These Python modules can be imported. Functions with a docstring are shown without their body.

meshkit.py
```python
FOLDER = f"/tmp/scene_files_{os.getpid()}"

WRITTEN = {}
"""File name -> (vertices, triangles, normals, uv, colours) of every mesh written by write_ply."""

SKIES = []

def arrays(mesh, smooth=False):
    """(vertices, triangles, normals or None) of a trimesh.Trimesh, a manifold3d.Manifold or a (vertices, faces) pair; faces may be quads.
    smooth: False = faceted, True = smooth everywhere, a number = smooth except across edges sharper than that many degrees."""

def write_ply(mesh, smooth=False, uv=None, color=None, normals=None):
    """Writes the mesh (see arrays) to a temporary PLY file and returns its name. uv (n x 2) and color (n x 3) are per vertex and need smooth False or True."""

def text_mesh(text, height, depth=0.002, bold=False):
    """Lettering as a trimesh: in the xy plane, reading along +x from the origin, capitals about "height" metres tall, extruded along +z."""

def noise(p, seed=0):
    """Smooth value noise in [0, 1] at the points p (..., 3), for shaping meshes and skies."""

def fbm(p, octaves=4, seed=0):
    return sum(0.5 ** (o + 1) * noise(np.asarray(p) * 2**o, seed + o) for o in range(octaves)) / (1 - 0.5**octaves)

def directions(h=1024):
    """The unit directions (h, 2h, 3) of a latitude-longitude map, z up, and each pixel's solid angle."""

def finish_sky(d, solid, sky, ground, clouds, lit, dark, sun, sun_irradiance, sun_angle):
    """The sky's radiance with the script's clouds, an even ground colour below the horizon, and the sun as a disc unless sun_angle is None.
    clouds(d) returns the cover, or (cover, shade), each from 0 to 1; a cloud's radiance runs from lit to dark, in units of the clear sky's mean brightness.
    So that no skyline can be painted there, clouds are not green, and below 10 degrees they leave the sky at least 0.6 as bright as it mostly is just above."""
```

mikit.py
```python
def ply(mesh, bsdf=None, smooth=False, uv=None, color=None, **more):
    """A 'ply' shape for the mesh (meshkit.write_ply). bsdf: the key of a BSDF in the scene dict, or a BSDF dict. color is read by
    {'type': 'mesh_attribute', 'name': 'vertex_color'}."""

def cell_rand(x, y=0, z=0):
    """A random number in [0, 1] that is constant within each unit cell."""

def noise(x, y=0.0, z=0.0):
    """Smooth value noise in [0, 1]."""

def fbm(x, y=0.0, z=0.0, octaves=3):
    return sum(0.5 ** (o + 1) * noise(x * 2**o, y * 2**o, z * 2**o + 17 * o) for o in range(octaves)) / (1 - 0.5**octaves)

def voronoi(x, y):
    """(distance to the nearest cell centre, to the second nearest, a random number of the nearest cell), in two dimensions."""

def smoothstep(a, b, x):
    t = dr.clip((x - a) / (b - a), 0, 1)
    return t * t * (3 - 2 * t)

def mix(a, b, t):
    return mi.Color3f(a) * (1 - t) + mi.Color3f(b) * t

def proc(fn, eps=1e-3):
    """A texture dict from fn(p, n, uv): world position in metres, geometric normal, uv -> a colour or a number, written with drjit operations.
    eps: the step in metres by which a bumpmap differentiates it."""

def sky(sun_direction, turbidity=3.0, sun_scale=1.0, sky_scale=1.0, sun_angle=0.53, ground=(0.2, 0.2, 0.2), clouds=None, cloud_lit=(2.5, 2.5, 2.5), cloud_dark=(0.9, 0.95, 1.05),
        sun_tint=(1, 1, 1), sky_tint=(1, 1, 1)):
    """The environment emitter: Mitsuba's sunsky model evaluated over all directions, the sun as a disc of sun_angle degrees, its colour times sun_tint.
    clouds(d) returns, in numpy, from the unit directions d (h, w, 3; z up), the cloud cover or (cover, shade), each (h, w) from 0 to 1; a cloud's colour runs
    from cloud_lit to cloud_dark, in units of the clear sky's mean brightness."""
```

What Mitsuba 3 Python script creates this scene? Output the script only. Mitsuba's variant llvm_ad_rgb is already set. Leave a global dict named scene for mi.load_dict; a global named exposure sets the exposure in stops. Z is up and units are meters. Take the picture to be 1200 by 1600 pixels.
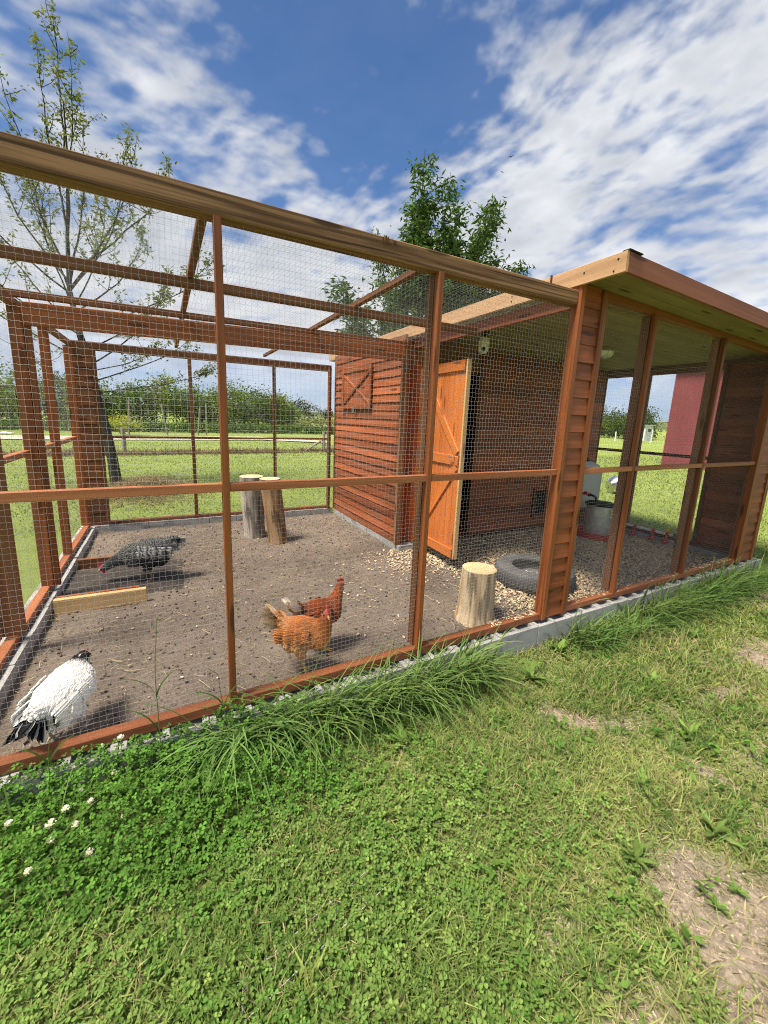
import math, random
import numpy as np, trimesh, mitsuba as mi, drjit as dr
import mikit
from mikit import noise, fbm, voronoi, cell_rand, smoothstep, mix
import meshkit
T = mi.ScalarTransform4f
scene, labels = {}, {}
random.seed(7)
R0 = np.random.default_rng(11)
PI = math.pi

# ------------------------------------------------------------------ camera
F, YAW, PIT, ROL, CX, CY = 618.300129, .483876572, .187430621, .0355997104, 581.093749, 770.383782
EYE = np.array([0, 0, 1.674])
fw = np.array([math.sin(YAW)*math.cos(PIT), math.cos(YAW)*math.cos(PIT), -math.sin(PIT)])
r0 = np.array([math.cos(YAW), -math.sin(YAW), 0]); u0 = np.cross(r0, fw)
rt = math.cos(ROL)*r0 + math.sin(ROL)*u0; up = np.cross(rt, fw)
scene['camera'] = {'type': 'perspective', 'fov': 2*math.degrees(math.atan(600/F)), 'fov_axis': 'x', 'near_clip': .05, 'far_clip': 6000.0,
    'principal_point_offset_x': -(CX-600)/1200, 'principal_point_offset_y': -(CY-800)/1600,
    'to_world': T().look_at(origin=EYE.tolist(), target=(EYE+fw).tolist(), up=up.tolist())}

# ------------------------------------------------------------------ light
SUN = (-0.44, -0.05, 0.90)
exposure = 2.80

def clouds(d):
    az = np.degrees(np.arctan2(d[..., 0], d[..., 1])); el = np.degrees(np.arcsin(np.clip(d[..., 2], -1, 1)))
    q = np.stack([d[..., 0], d[..., 1], d[..., 2]*1.8], -1)
    wv = meshkit.fbm(q*3.1, 3, 5)[..., None]
    st = np.stack([d[..., 0]*4.0 + d[..., 1]*2.0 + d[..., 2]*3, d[..., 1]*9.0 - d[..., 0]*6.0, d[..., 2]*18 - d[..., 0]*4], -1)  # streaked banks
    n1 = meshkit.fbm(st*1.15 + wv*2.4, 6, 3)
    n2 = meshkit.fbm(q*9.5 + wv*3, 5, 9)
    n3 = meshkit.fbm(st*3.1 + wv*4, 5, 21)
    g = lambda a, e, sa, se: np.exp(-((az-a)/sa)**2 - ((el-e)/se)**2)
    base = .64 + .05*np.sin(az/11.0)
    base = base + .27*np.clip((30-el)/16, 0, 1)                      # the cloud deck thickens towards the horizon
    base = base - .60*g(23, 36, 13, 7.5) - .28*g(11, 38, 8, 5) - .38*g(31, 30, 9, 5) - .30*g(36, 38, 8, 5)
    base = base - .30*g(61, 22, 7, 3.0) - .20*g(50, 39, 9, 2.0) - .22*g(66, 15, 7, 2.5) - .16*g(40, 16, 9, 3)
    base = base + .24*g(47, 28, 12, 8) + .18*g(67, 31, 10, 7) - .12*g(-8, 30, 10, 12)
    v = base + 1.05*(n1-.5) + .62*(n2-.5) + .85*(n3-.5)
    cover = np.clip((v-.27)/.70, 0, 1)
    cover = cover*cover*(3-2*cover)
    cover = np.clip(cover*.97 + .06, 0, .97)
    low = np.clip((11-el)/9, 0, 1)                                    # a pale blue gap above the skyline
    cover = cover*(1-.75*low) + .30*low
    shade = np.clip(.32 + 1.5*(n2-.5) + .8*(n3-.5) - .35*(v-.6), 0, 1)
    return cover, shade
scene['sky'] = mikit.sky(SUN, turbidity=3.0, sun_scale=.80, sun_angle=15.0, sun_tint=(.95, 1.0, 1.05), clouds=clouds, cloud_lit=(3.05, 3.10, 3.20), cloud_dark=(1.45, 1.58, 1.85), sky_tint=(.30, .42, .57), ground=(.10, .13, .06))

# ------------------------------------------------------------------ helpers
used = set()
def numbered(key):
    if key not in used:
        used.add(key); return key
    i = 1
    while f'{key}_{i:03d}' in used: i += 1
    k = f'{key}_{i:03d}'; used.add(k); return k

class M:
    """collects vertices, triangles, uv, colours"""
    def __init__(s): s.v, s.f, s.u, s.c, s.n = [], [], [], [], 0
    def add(s, v, f, uv=None, col=None):
        v = np.asarray(v, float); f = np.asarray(f, int)
        if f.shape[1] == 4: f = np.vstack([f[:, [0, 1, 2]], f[:, [0, 2, 3]]])
        s.v.append(v); s.f.append(f + s.n); s.n += len(v)
        s.u.append(np.zeros((len(v), 2)) if uv is None else np.asarray(uv, float))
        s.c.append(np.ones((len(v), 3)) if col is None else np.broadcast_to(np.asarray(col, float), (len(v), 3)))
        return s
    def tm(s, mesh, col=None, uv=None): return s.add(mesh.vertices, mesh.faces, uv, col)
    def get(s): return np.vstack(s.v), np.vstack(s.f), np.vstack(s.u), np.vstack(s.c)
    def beam(s, p0, p1, w, h, upv=(0, 0, 1), bev=.003, wob=0, seed=0):
        """timber from p0 to p1 (centre line), w across, h along upv; chamfered, with its own stretch of grain"""
        p0, p1 = np.asarray(p0, float), np.asarray(p1, float)
        a = p1-p0; L = np.linalg.norm(a); a /= L
        b = np.cross(np.asarray(upv, float), a); b /= np.linalg.norm(b); c = np.cross(a, b)
        e = min(bev, w*.3, h*.3)
        P = [(-w/2, -h/2+e), (-w/2+e, -h/2), (w/2-e, -h/2), (w/2, -h/2+e), (w/2, h/2-e), (w/2-e, h/2), (-w/2+e, h/2), (-w/2, h/2-e)]
        P = np.array(P)
        idn = random.randrange(1, 180); off = random.random()*5
        per = np.r_[0, np.cumsum(np.linalg.norm(np.roll(P, -1, 0)-P, axis=1))]
        v, f, uv = [], [], []
        for i in range(8):
            j = (i+1) % 8; k = len(v)
            for (q, t, pe) in ((P[i], 0, per[i]), (P[j], 0, per[i+1]), (P[j], L, per[i+1]), (P[i], L, per[i])):
                v.append(p0 + a*t + b*q[0] + c*q[1]); uv.append((t+off, idn*8 + 1 + pe))
            f += [[k, k+1, k+2], [k, k+2, k+3]]
        for t, sgn in ((0, -1), (L, 1)):
            k = len(v)
            for q in P: v.append(p0 + a*t + b*q[0] + c*q[1]); uv.append((off + q[0]*.3, idn*8 + 1 + q[1]))
            for i in range(1, 7): f.append([k, k+i, k+i+1] if sgn > 0 else [k, k+i+1, k+i])
        return s.add(v, f, uv)

def put(key, m, mat, smooth=False, color=False, uv=True, exact=False, **kw):
    key = key if exact else numbered(key)
    used.add(key)
    if isinstance(m, M):
        v, f, u, c = m.get()
        mesh = trimesh.Trimesh(v, f, process=False)
        scene[key] = mikit.ply(mesh, mat, smooth=smooth, uv=u if uv and not color else None, color=c if color else None)
    else:
        scene[key] = mikit.ply(m, mat, smooth=smooth)
    if kw: labels[key] = kw
    return key
def thing(name, label, cat, group=None):
    k = numbered(name); labels[k] = {'label': label, 'category': cat}
    if group: labels[k]['group'] = group
    return k
def tag(k, label, cat, group=None, kind=None):
    labels[k] = {'label': label}
    if kind != 'structure': labels[k]['category'] = cat
    if group: labels[k]['group'] = group
    if kind: labels[k]['kind'] = kind
def timber(key, p0, p1, w, h, mat, upv=(0, 0, 1), bev=.003):
    return put(key, M().beam(p0, p1, w, h, upv, bev), mat)
def tube(pts, rad, sides=6, cap=True):
    p = np.asarray(pts, float); n = len(p)
    rad = np.broadcast_to(np.asarray(rad, float), (n,))
    t = np.gradient(p, axis=0); t /= np.linalg.norm(t, axis=1, keepdims=True)+1e-12
    ref = np.array([0, 0, 1.]) if abs(t.mean(0)[2]) < .8 else np.array([1., 0, 0])
    a = np.cross(t, ref); a /= np.linalg.norm(a, axis=1, keepdims=True)+1e-12
    b = np.cross(t, a); th = np.arange(sides)*2*PI/sides
    v = (p[:, None] + rad[:, None, None]*(np.cos(th)[None, :, None]*a[:, None] + np.sin(th)[None, :, None]*b[:, None])).reshape(-1, 3)
    i, j = np.meshgrid(np.arange(n-1), np.arange(sides), indexing='ij')
    q = np.stack([i*sides+j, i*sides+(j+1) % sides, (i+1)*sides+(j+1) % sides, (i+1)*sides+j], -1).reshape(-1, 4)
    f = np.vstack([q[:, [0, 2, 1]], q[:, [0, 3, 2]]])
    if cap:
        v = np.vstack([v, p[:1], p[-1:]]); k = n*sides
        j = np.arange(sides)
        f = np.vstack([f, np.stack([j*0+k, j, (j+1) % sides], 1), np.stack([j*0+k+1, (j+1) % sides+(n-1)*sides, j+(n-1)*sides], 1)])
    return v, f
def lathe(prof, n=24, cx=0, cy=0, closed=False):
    prof = np.asarray(prof, float); th = np.arange(n)*2*PI/n; k = len(prof)
    v = np.stack([cx+prof[:, None, 0]*np.cos(th), cy+prof[:, None, 0]*np.sin(th), np.repeat(prof[:, 1:2], n, 1)], -1).reshape(-1, 3)
    m_ = k if closed else k-1
    i, j = np.meshgrid(np.arange(m_), np.arange(n), indexing='ij')
    i2 = (i+1) % k
    q = np.stack([i*n+j, i*n+(j+1) % n, i2*n+(j+1) % n, i2*n+j], -1).reshape(-1, 4)
    return v, np.vstack([q[:, [0, 1, 2]], q[:, [0, 2, 3]]])
def icos(c, r, sub=2):
    m = trimesh.creation.icosphere(sub); r = np.broadcast_to(r, (3,))
    return m.vertices*r + np.asarray(c), m.faces
def fb(p, s=1.0, o=4, seed=0): return meshkit.fbm(np.asarray(p, float)*s, o, seed)-.5

# ------------------------------------------------------------------ materials
def C3(c): return {'type': 'rgb', 'value': list(c)}
def pr(base, rough=.6, spec=.3, **kw):
    b = {'type': 'principled', 'base_color': base if isinstance(base, dict) else C3(base), 'roughness': rough, 'specular': spec}
    b.update(kw); return {'type': 'twosided', 'bsdf': b}
VC = {'type': 'mesh_attribute', 'name': 'vertex_color'}
def wood(dark, light, knot=None, fine=1.0, tone=.22, streak=.5, crack=.25):
    kn = list(knot) if knot is not None else [.35*q for q in dark]
    def fn(p, n, uv):
        u, v = mi.Float(uv.x), mi.Float(uv.y)
        idn = dr.floor(v/8.0); w = v-idn*8.0
        wav = .012*noise(u*1.7, idn*3.1)
        g = .45*noise(u*1.1, (w+wav)*70*fine, idn) + .35*noise(u*2.6, (w+wav)*190*fine, idn+7) + .2*noise(u*9, w*330*fine, idn+3)
        lo = fbm(u*.9, w*9, idn*1.7, 3)
        t = dr.clip((g-.5)*1.5*streak + (lo-.5)*1.3 + .5, 0, 1)
        tn = 1 + tone*2*(cell_rand(idn, 5, 2)-.5)
        c = mix(dark, light, t)*tn
        d, _, k = voronoi(u*1.9+idn*.37, w*11+idn*.7)
        kk = (1-smoothstep(.10, .20, d))*dr.select(k > .78, 1.0, 0.0)
        ck = smoothstep(.80, .90, noise(u*.75+idn, (w+wav*2)*48, idn+11))*crack
        c = c*(1-.75*ck)
        return c*(1-.75*kk) + mi.Color3f(kn)*(.75*kk)
    return mikit.proc(fn)
S = scene
S['m_frame'] = pr(wood((0.129, 0.036, 0.011), (0.312, 0.098, 0.030), streak=.9), .55, .35)
S['m_rail'] = pr(wood((0.218, 0.073, 0.029), (0.420, 0.155, 0.069)), .55, .35)
S['m_clap'] = pr(wood((.150, .042, .017), (.345, .105, .040), tone=.30, streak=.8), .6, .3)
S['m_clapfront'] = pr(wood((0.152, 0.041, 0.013), (0.319, 0.092, 0.029), tone=.30, streak=.8), .55, .35)
S['m_raw'] = pr(wood((0.096, 0.048, 0.023), (0.296, 0.167, 0.091), tone=.1, streak=1.4, crack=.7), .75, .2)
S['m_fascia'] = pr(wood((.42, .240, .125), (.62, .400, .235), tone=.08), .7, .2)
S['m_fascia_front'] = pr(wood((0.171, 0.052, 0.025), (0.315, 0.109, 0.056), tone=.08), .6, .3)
S['m_soffit'] = pr(wood((.185, .145, .062), (.310, .255, .120), knot=(.03, .02, .01), tone=.12), .7, .25)
S['m_door'] = pr(wood((0.414, 0.111, 0.024), (0.598, 0.192, 0.041), tone=.10), .5, .4)
S['m_newwood'] = pr(wood((0.460, 0.303, 0.134), (0.644, 0.464, 0.241), tone=.08), .7, .2)
S['m_purlin'] = pr(wood((0.112, 0.045, 0.020), (0.256, 0.113, 0.054)), .65, .25)
S['m_black'] = pr((.012, .012, .014), .8, .2)
S['m_mark'] = pr((.10, .035, .018), .7, .2)
S['m_felt'] = pr((.030, .030, .032), .9, .15)
def f_wire(p, n, uv):
    return mix((.40, .39, .37), (.58, .57, .55), noise(p.x*9, p.y*9, p.z*9))
S['m_wire'] = pr(mikit.proc(f_wire), .45, .5, metallic=.15)
def f_conc(p, n, uv):
    a = fbm(p.x*14, p.y*14, p.z*14, 4); b = noise(p.x*130, p.y*130, p.z*130)
    st = smoothstep(.52, .70, fbm(p.x*5+3, p.y*5, p.z*9, 4))
    return mix((.24, .245, .245), (.42, .425, .42), a*.7+b*.3)*(1-.35*st)
S['m_conc'] = pr(mikit.proc(f_conc), .9, .15)
def f_soil(p, n, uv):
    a = fbm(p.x*7, p.y*7, p.z*7, 4); b = noise(p.x*95, p.y*95, p.z*40); k = fbm(p.x*1.3+9, p.y*1.3, 0, 3)
    c = mix((.082, .066, .053), (.215, .178, .148), dr.clip(a*.55+b*.5-.05+(k-.5)*.5, 0, 1))
    return c
S['m_soil'] = pr(mikit.proc(f_soil), .95, .1)
S['m_vc'] = pr(VC, .8, .2)
S['m_vcgloss'] = pr(VC, .42, .45)
S['m_leaf'] = {'type': 'principledthin', 'base_color': VC, 'roughness': .42, 'diff_trans': .75, 'eta': 1.4}
S['m_bark'] = pr(mikit.proc(lambda p, n, uv: mix((.022, .020, .018), (.090, .080, .068), fbm(p.x*18, p.y*18, p.z*4, 4))), .9, .1)
S['m_paint_red'] = pr(mikit.proc(lambda p, n, uv: mix((.175, .040, .048), (.235, .058, .066), fbm(p.x*1.5, p.y*1.5, p.z*.6, 4))), .6, .3)
S['m_tyre'] = pr(mikit.proc(lambda p, n, uv: mix((.038, .040, .043), (.115, .117, .120), fbm(p.x*6, p.y*6, p.z*9, 3))), .7, .3)
S['m_white'] = pr((.74, .75, .75), .35, .5)
S['m_lamp'] = pr((.85, .86, .86), .25, .5)
S['m_glass_black'] = pr((.01, .01, .012), .08, .6)
S['m_red'] = pr((.42, .022, .020), .4, .45)
S['m_yellow'] = pr((.72, .52, .03), .45, .4)
S['m_pvc'] = pr((.66, .65, .60), .45, .4)
S['m_steel'] = pr((.72, .73, .72), .22, .5, metallic=1.0)
S['m_galv'] = pr(mikit.proc(lambda p, n, uv: mix((.50, .53, .50), (.72, .74, .72), noise(p.x*35, p.y*35, p.z*35))), .30, .5, metallic=.7)
S['m_greyplastic'] = pr((.46, .47, .47), .5, .4)
def f_log(dk, lt):
    def fn(p, n, uv):
        a = noise(uv.x*60, uv.y*2.2); b = fbm(uv.x*22, uv.y*3.5, 1, 4); c = smoothstep(.56, .70, fbm(uv.x*16+4, uv.y*2.6, 3, 4))
        return mix(dk, lt, dr.clip(.6*a+1.2*b-.4, 0, 1))*(1-.6*c)
    return mikit.proc(fn)
S['m_log_pale'] = pr(f_log((.31, .215, .12), (.66, .54, .37)), .85, .15)
S['m_log_brown'] = pr(f_log((.14, .082, .042), (.42, .275, .155)), .85, .15)
S['m_log_grey'] = pr(f_log((.17, .145, .120), (.50, .450, .395)), .9, .1)
def f_end(p, n, uv):
    r = dr.sqrt(uv.x*uv.x+uv.y*uv.y); w = noise(uv.x*14, uv.y*14)*.02
    g = .5+.5*dr.sin((r+w)*430)
    return mix((.50, .35, .18), (.72, .56, .34), g*.5+.5*fbm(uv.x*25, uv.y*25, 0, 3))
S['m_logend'] = pr(mikit.proc(f_end), .85, .15)

# ------------------------------------------------------------------ ground shape
def sm(a, b, x):
    t = np.clip((x-a)/(b-a), 0, 1); return t*t*(3-2*t)
def gh(x, y):
    x, y = np.asarray(x, float), np.asarray(y, float)
    front = 1-sm(1.95, 2.6, y)
    near = -.020 - .060*sm(1.5, 2.6, x)*sm(.2, 1.6, y)
    p = np.stack([x, y, x*0], -1)
    bump = .018*fb(p, 2.6, 3, 2) + .05*fb(p, .5, 2, 5)*(1-front)
    return near*front*(1-sm(6.6, 9, x)) + bump
def dirt(x, y):
    """bare earth: 1 where the turf is worn away"""
    p = np.stack([np.asarray(x, float), np.asarray(y, float), np.zeros(np.shape(x))], -1)
    n = fb(p, 3.0, 4, 8)*1.7 + fb(p, 11, 3, 4)*.8
    e = lambda cx, cy, rx, ry, an=0: 1-np.hypot(((x-cx)*math.cos(an)+(y-cy)*math.sin(an))/rx, (-(x-cx)*math.sin(an)+(y-cy)*math.cos(an))/ry)
    m = np.maximum.reduce([e(1.72, .28, .72, .30, .05), e(2.22, 1.17, .34, .10, -.6)*.5, e(3.12, .98, .40, .13, -.3)*.6, e(4.3, .95, .9, .25, -.1)*.9,
                           e(6.2, 1.55, 1.3, .22, -.05)*1.3, e(2.65, .62, .5, .12, -.25)*.45, e(1.15, .62, .12, .06)*.5])
    return np.clip((m + n*.95)*1.8 + .05, 0, 1)

# lawn / field sheet: one grid, fine near the camera and coarse out to the horizon
def axis(lo, hi, step, far, growth=1.22):
    a = list(np.arange(lo, hi, step)); s_ = step; x = a[-1]
    while x < far: s_ *= growth; x += s_; a.append(x)
    s_ = step; x = lo; b = []
    while x > -far: s_ *= growth; x -= s_; b.append(x)
    return np.array(b[::-1]+a)
gx, gy = axis(-2.5, 8.5, .05, 3000), axis(-.8, 2.6, .05, 3000)
X, Y = np.meshgrid(gx, gy, indexing='xy')
fade = 1-sm(30, 120, np.hypot(X, Y))
Z = gh(X, Y)*fade
def grid_faces(nx, ny):
    i, j = np.meshgrid(np.arange(ny-1), np.arange(nx-1), indexing='ij'); k = i*nx+j
    return np.stack([k, k+1, k+nx+1, k+nx], -1).reshape(-1, 4)
dm = dirt(X, Y)*(1-sm(3, 12, np.hypot(X-3, Y-1)))
gcol = np.repeat(dm.reshape(-1, 1), 3, 1)
S['m_ground'] = None
def f_ground(p, n, uv):
    x, y = p.x, p.y
    a = fbm(x*9, y*9, 0, 4); b = noise(x*120, y*120)
    earth = mix((.105, .084, .064), (.335, .280, .222), dr.clip(fbm(x*75, y*75, 2, 4)*.95+noise(x*260, y*260)*.5-.30+.5*(fbm(x*6, y*6, 5, 3)-.5), 0, 1))
    m1 = fbm(x*.35, y*.9, 3, 4); m2 = fbm(x*2.2, y*5.0, 1, 4); m3 = noise(x*14, y*22); m4 = fbm(x*.03, y*.09, 8, 4)
    g = mix((.080, .115, .026), (.195, .240, .070), dr.clip(.35*m1+.35*m2+.20*m3+.35*m4-.12, 0, 1))
    return g*(1-uv.x)+earth*uv.x
S['m_ground'] = pr(mikit.proc(f_ground), .95, .1)
gv = np.stack([X, Y, Z], -1).reshape(-1, 3)
k = numbered('lawn')
scene[k] = mikit.ply((gv, grid_faces(len(gx), len(gy))), 'm_ground', smooth=True, uv=gcol[:, :2])
tag(k, 'wide green lawn and meadow with patches of bare earth', 'lawn', kind='structure')

# low hills on the skyline
def hill(name, cx, cy, rx, ry, h, an, seed, label):
    n, m_ = 90, 24
    uu, vv = np.meshgrid(np.linspace(-1, 1, n), np.linspace(-1, 1, m_), indexing='xy')
    z = h*np.clip(1-uu**2, 0, 1)**.8*np.clip(1-vv**2, 0, 1)
    z = z*(1+.9*fb(np.stack([uu*5, vv*3, uu*0], -1), 1, 4, seed)) - .3
    x = cx + uu*rx*math.cos(an) - vv*ry*math.sin(an); y = cy + uu*rx*math.sin(an) + vv*ry*math.cos(an)
    kk = numbered(name)
    scene[kk] = mikit.ply((np.stack([x, y, z], -1).reshape(-1, 3), grid_faces(n, m_)), 'm_hill', smooth=True)
    labels[kk] = {'label': label, 'kind': 'structure'}
S['m_hill'] = pr(mikit.proc(lambda p, n, uv: mix((.045, .062, .030), (.110, .125, .055), fbm(p.x*.05, p.y*.05, p.z*.4, 4))), 1, .05)
hill('hill', 640, 380, 330, 120, 11, -.95, 3, 'low wooded rise beyond the fields on the right')
hill('hill', 150, 560, 460, 90, 7, .05, 5, 'low dark rise along the skyline straight ahead')

# worn track with gravel beyond the right corner
SOILZ = .035
nx, ny = 300, 180
X, Y = np.meshgrid(np.linspace(-.90, 6.34, nx), np.linspace(2.07, 6.22, ny), indexing='xy')
P = np.stack([X, Y, X*0], -1)
cl = fb(P, 14, 3, 3)
Z = SOILZ + .024*fb(P, 2.2, 3, 1) + .022*np.maximum(cl, -.05) + .010*fb(P, 34, 2, 6)
def soil_z(x, y): return SOILZ + .024*fb(np.stack([x, y, np.zeros(np.shape(x))], -1), 2.2, 3, 1) + .008
k = numbered('run_soil')
scene[k] = mikit.ply((np.stack([X, Y, Z], -1).reshape(-1, 3), grid_faces(nx, ny)), 'm_soil', smooth=True)
tag(k, 'bare scratched brown soil inside the pen', 'soil', kind='structure')

# ------------------------------------------------------------------ concrete block footing
def block(L, W=.17, H=.20, web=.030):
    """hollow block lying along x, open on top"""
    m = M(); e = .004
    def bx(x0, x1, y0, y1, z0=-H, z1=0):
        b = trimesh.creation.box(bounds=[[x0, y0, z0], [x1, y1, z1]]); m.tm(b)
    bx(0, L, 0, web); bx(0, L, W-web, W)
    for x in (0, L/2-web/2, L-web): bx(x, x+web, web-.001, W-web+.001, -H+.01, -.003)
    bx(web, L-web, web, W-web, -H+.02, -.034)
    return m
ft = thing('block_footing', 'row of grey hollow concrete blocks under the timber pen', 'footing')
def block_row(p0, p1, z, W=.17, dep=.20):
    p0, p1 = np.array(p0, float), np.array(p1, float); a = p1-p0; L = np.linalg.norm(a); a /= L; n = max(1, round(L/.405)); l = L/n
    for i in range(n):
        m = block(l-.006, W, dep); v, f, u, c = m.get()
        b = np.array([-a[1], a[0]])
        dz = random.uniform(-.004, .004)
        xy = p0 + np.outer(v[:, 0]+i*l, a) + np.outer(v[:, 1]+random.uniform(-.004, .004), b)
        put(ft+'__block', (np.c_[xy, v[:, 2]+z+dz], f), 'm_conc')
block_row((-1.07, 1.905), (6.52, 1.905), .112)
block_row((-.885, 2.08), (-.885, 6.2), .125)
block_row((-1.05, 6.20), (2.5, 6.20), .125)
block_row((2.52, 4.02), (2.92, 4.02), .112, .12)
block_row((2.64, 4.10), (2.64, 6.18), .115, .12)
block_row((6.45, 2.10), (6.45, 4.1), .112)
gm = M()
for i in range(1500):
    t = R0.random()
    if t < .6: x, y = R0.uniform(-1, 6.4), R0.uniform(1.93, 1.995)
    else: x, y = R0.uniform(-1.04, -.9), R0.uniform(2.1, 6.1)
    if t < .6 and x > 2.55: continue
    s = R0.uniform(.006, .016); v, f = icos((0, 0, 0), 1, 0)
    v = v*R0.uniform(.6, 1.2, (12, 3))*s*np.array([1, 1, .7])+np.array([x, y, .080+s*.5]); gm.add(v, f, None, np.array([.16, .15, .14])*R0.uniform(.5, 1.8))
put(ft+'__gravel', gm, 'm_vc', color=True, kind='stuff')

# ------------------------------------------------------------------ wire mesh
def wire_panel(o, eu, ev, Wd, Ht, step=.0262, r=.00043, seed=0, bulge=.0040):
    o, eu, ev = (np.asarray(q, float) for q in (o, eu, ev)); en = np.cross(eu, ev)
    rg = np.random.default_rng(seed+1000); m = M()
    ph = rg.uniform(0, 50, 3)
    def disp(a, b):
        q = np.stack([a*2.3+ph[0], b*2.3+ph[1], a*0], -1); q2 = np.stack([a*7+ph[2], b*7, a*0], -1)
        return fb(q, 1, 2, seed)*bulge*3 + fb(q2, 1, 2, seed+3)*bulge*.35
    def strand(A, B, n):
        # A, B: (k,2) ends
        t = np.linspace(0, 1, n)[None, :, None]; q = A[:, None]*(1-t)+B[:, None]*t
        wv = fb(np.stack([q[..., 0]*5+ph[1], q[..., 1]*5, q[..., 0]*0], -1), 1, 2, seed+9)*.0016
        c = o + (q[..., :1]+wv[..., None])*eu + (q[..., 1:]+wv[..., None])*ev + disp(q[..., 0], q[..., 1])[..., None]*en
        d = B-A; d = d/np.linalg.norm(d, axis=1, keepdims=True); side = (-d[:, 1:]*eu + d[:, :1]*ev)[:, None]
        k = len(A)
        V = np.stack([c+side*r, c-side*r*.5+en*r*.87, c-side*r*.5-en*r*.87], 2).reshape(-1, 3)
        b = (np.arange(k)[:, None]*n + np.arange(n-1)[None])[..., None]*3
        i = np.arange(3); j = (i+1) % 3
        q4 = np.stack([b+i, b+j, b+3+j, b+3+i], -1).reshape(-1, 4)
        m.add(V, q4)
    us = np.arange(step*.5, Wd, step); vs = np.arange(step*.5, Ht, step)
    strand(np.c_[us, us*0], np.c_[us, us*0+Ht], max(2, int(Ht/.14)))
    strand(np.c_[vs*0, vs], np.c_[vs*0+Wd, vs], max(2, int(Wd/.14)))
    return m

ex, ey, ez = np.eye(3)
# ------------------------------------------------------------------ the mesh run (left)
run = thing('chicken_run', 'tall timber framed wire mesh chicken pen with open mesh roof and earth floor', 'chicken run')
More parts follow.
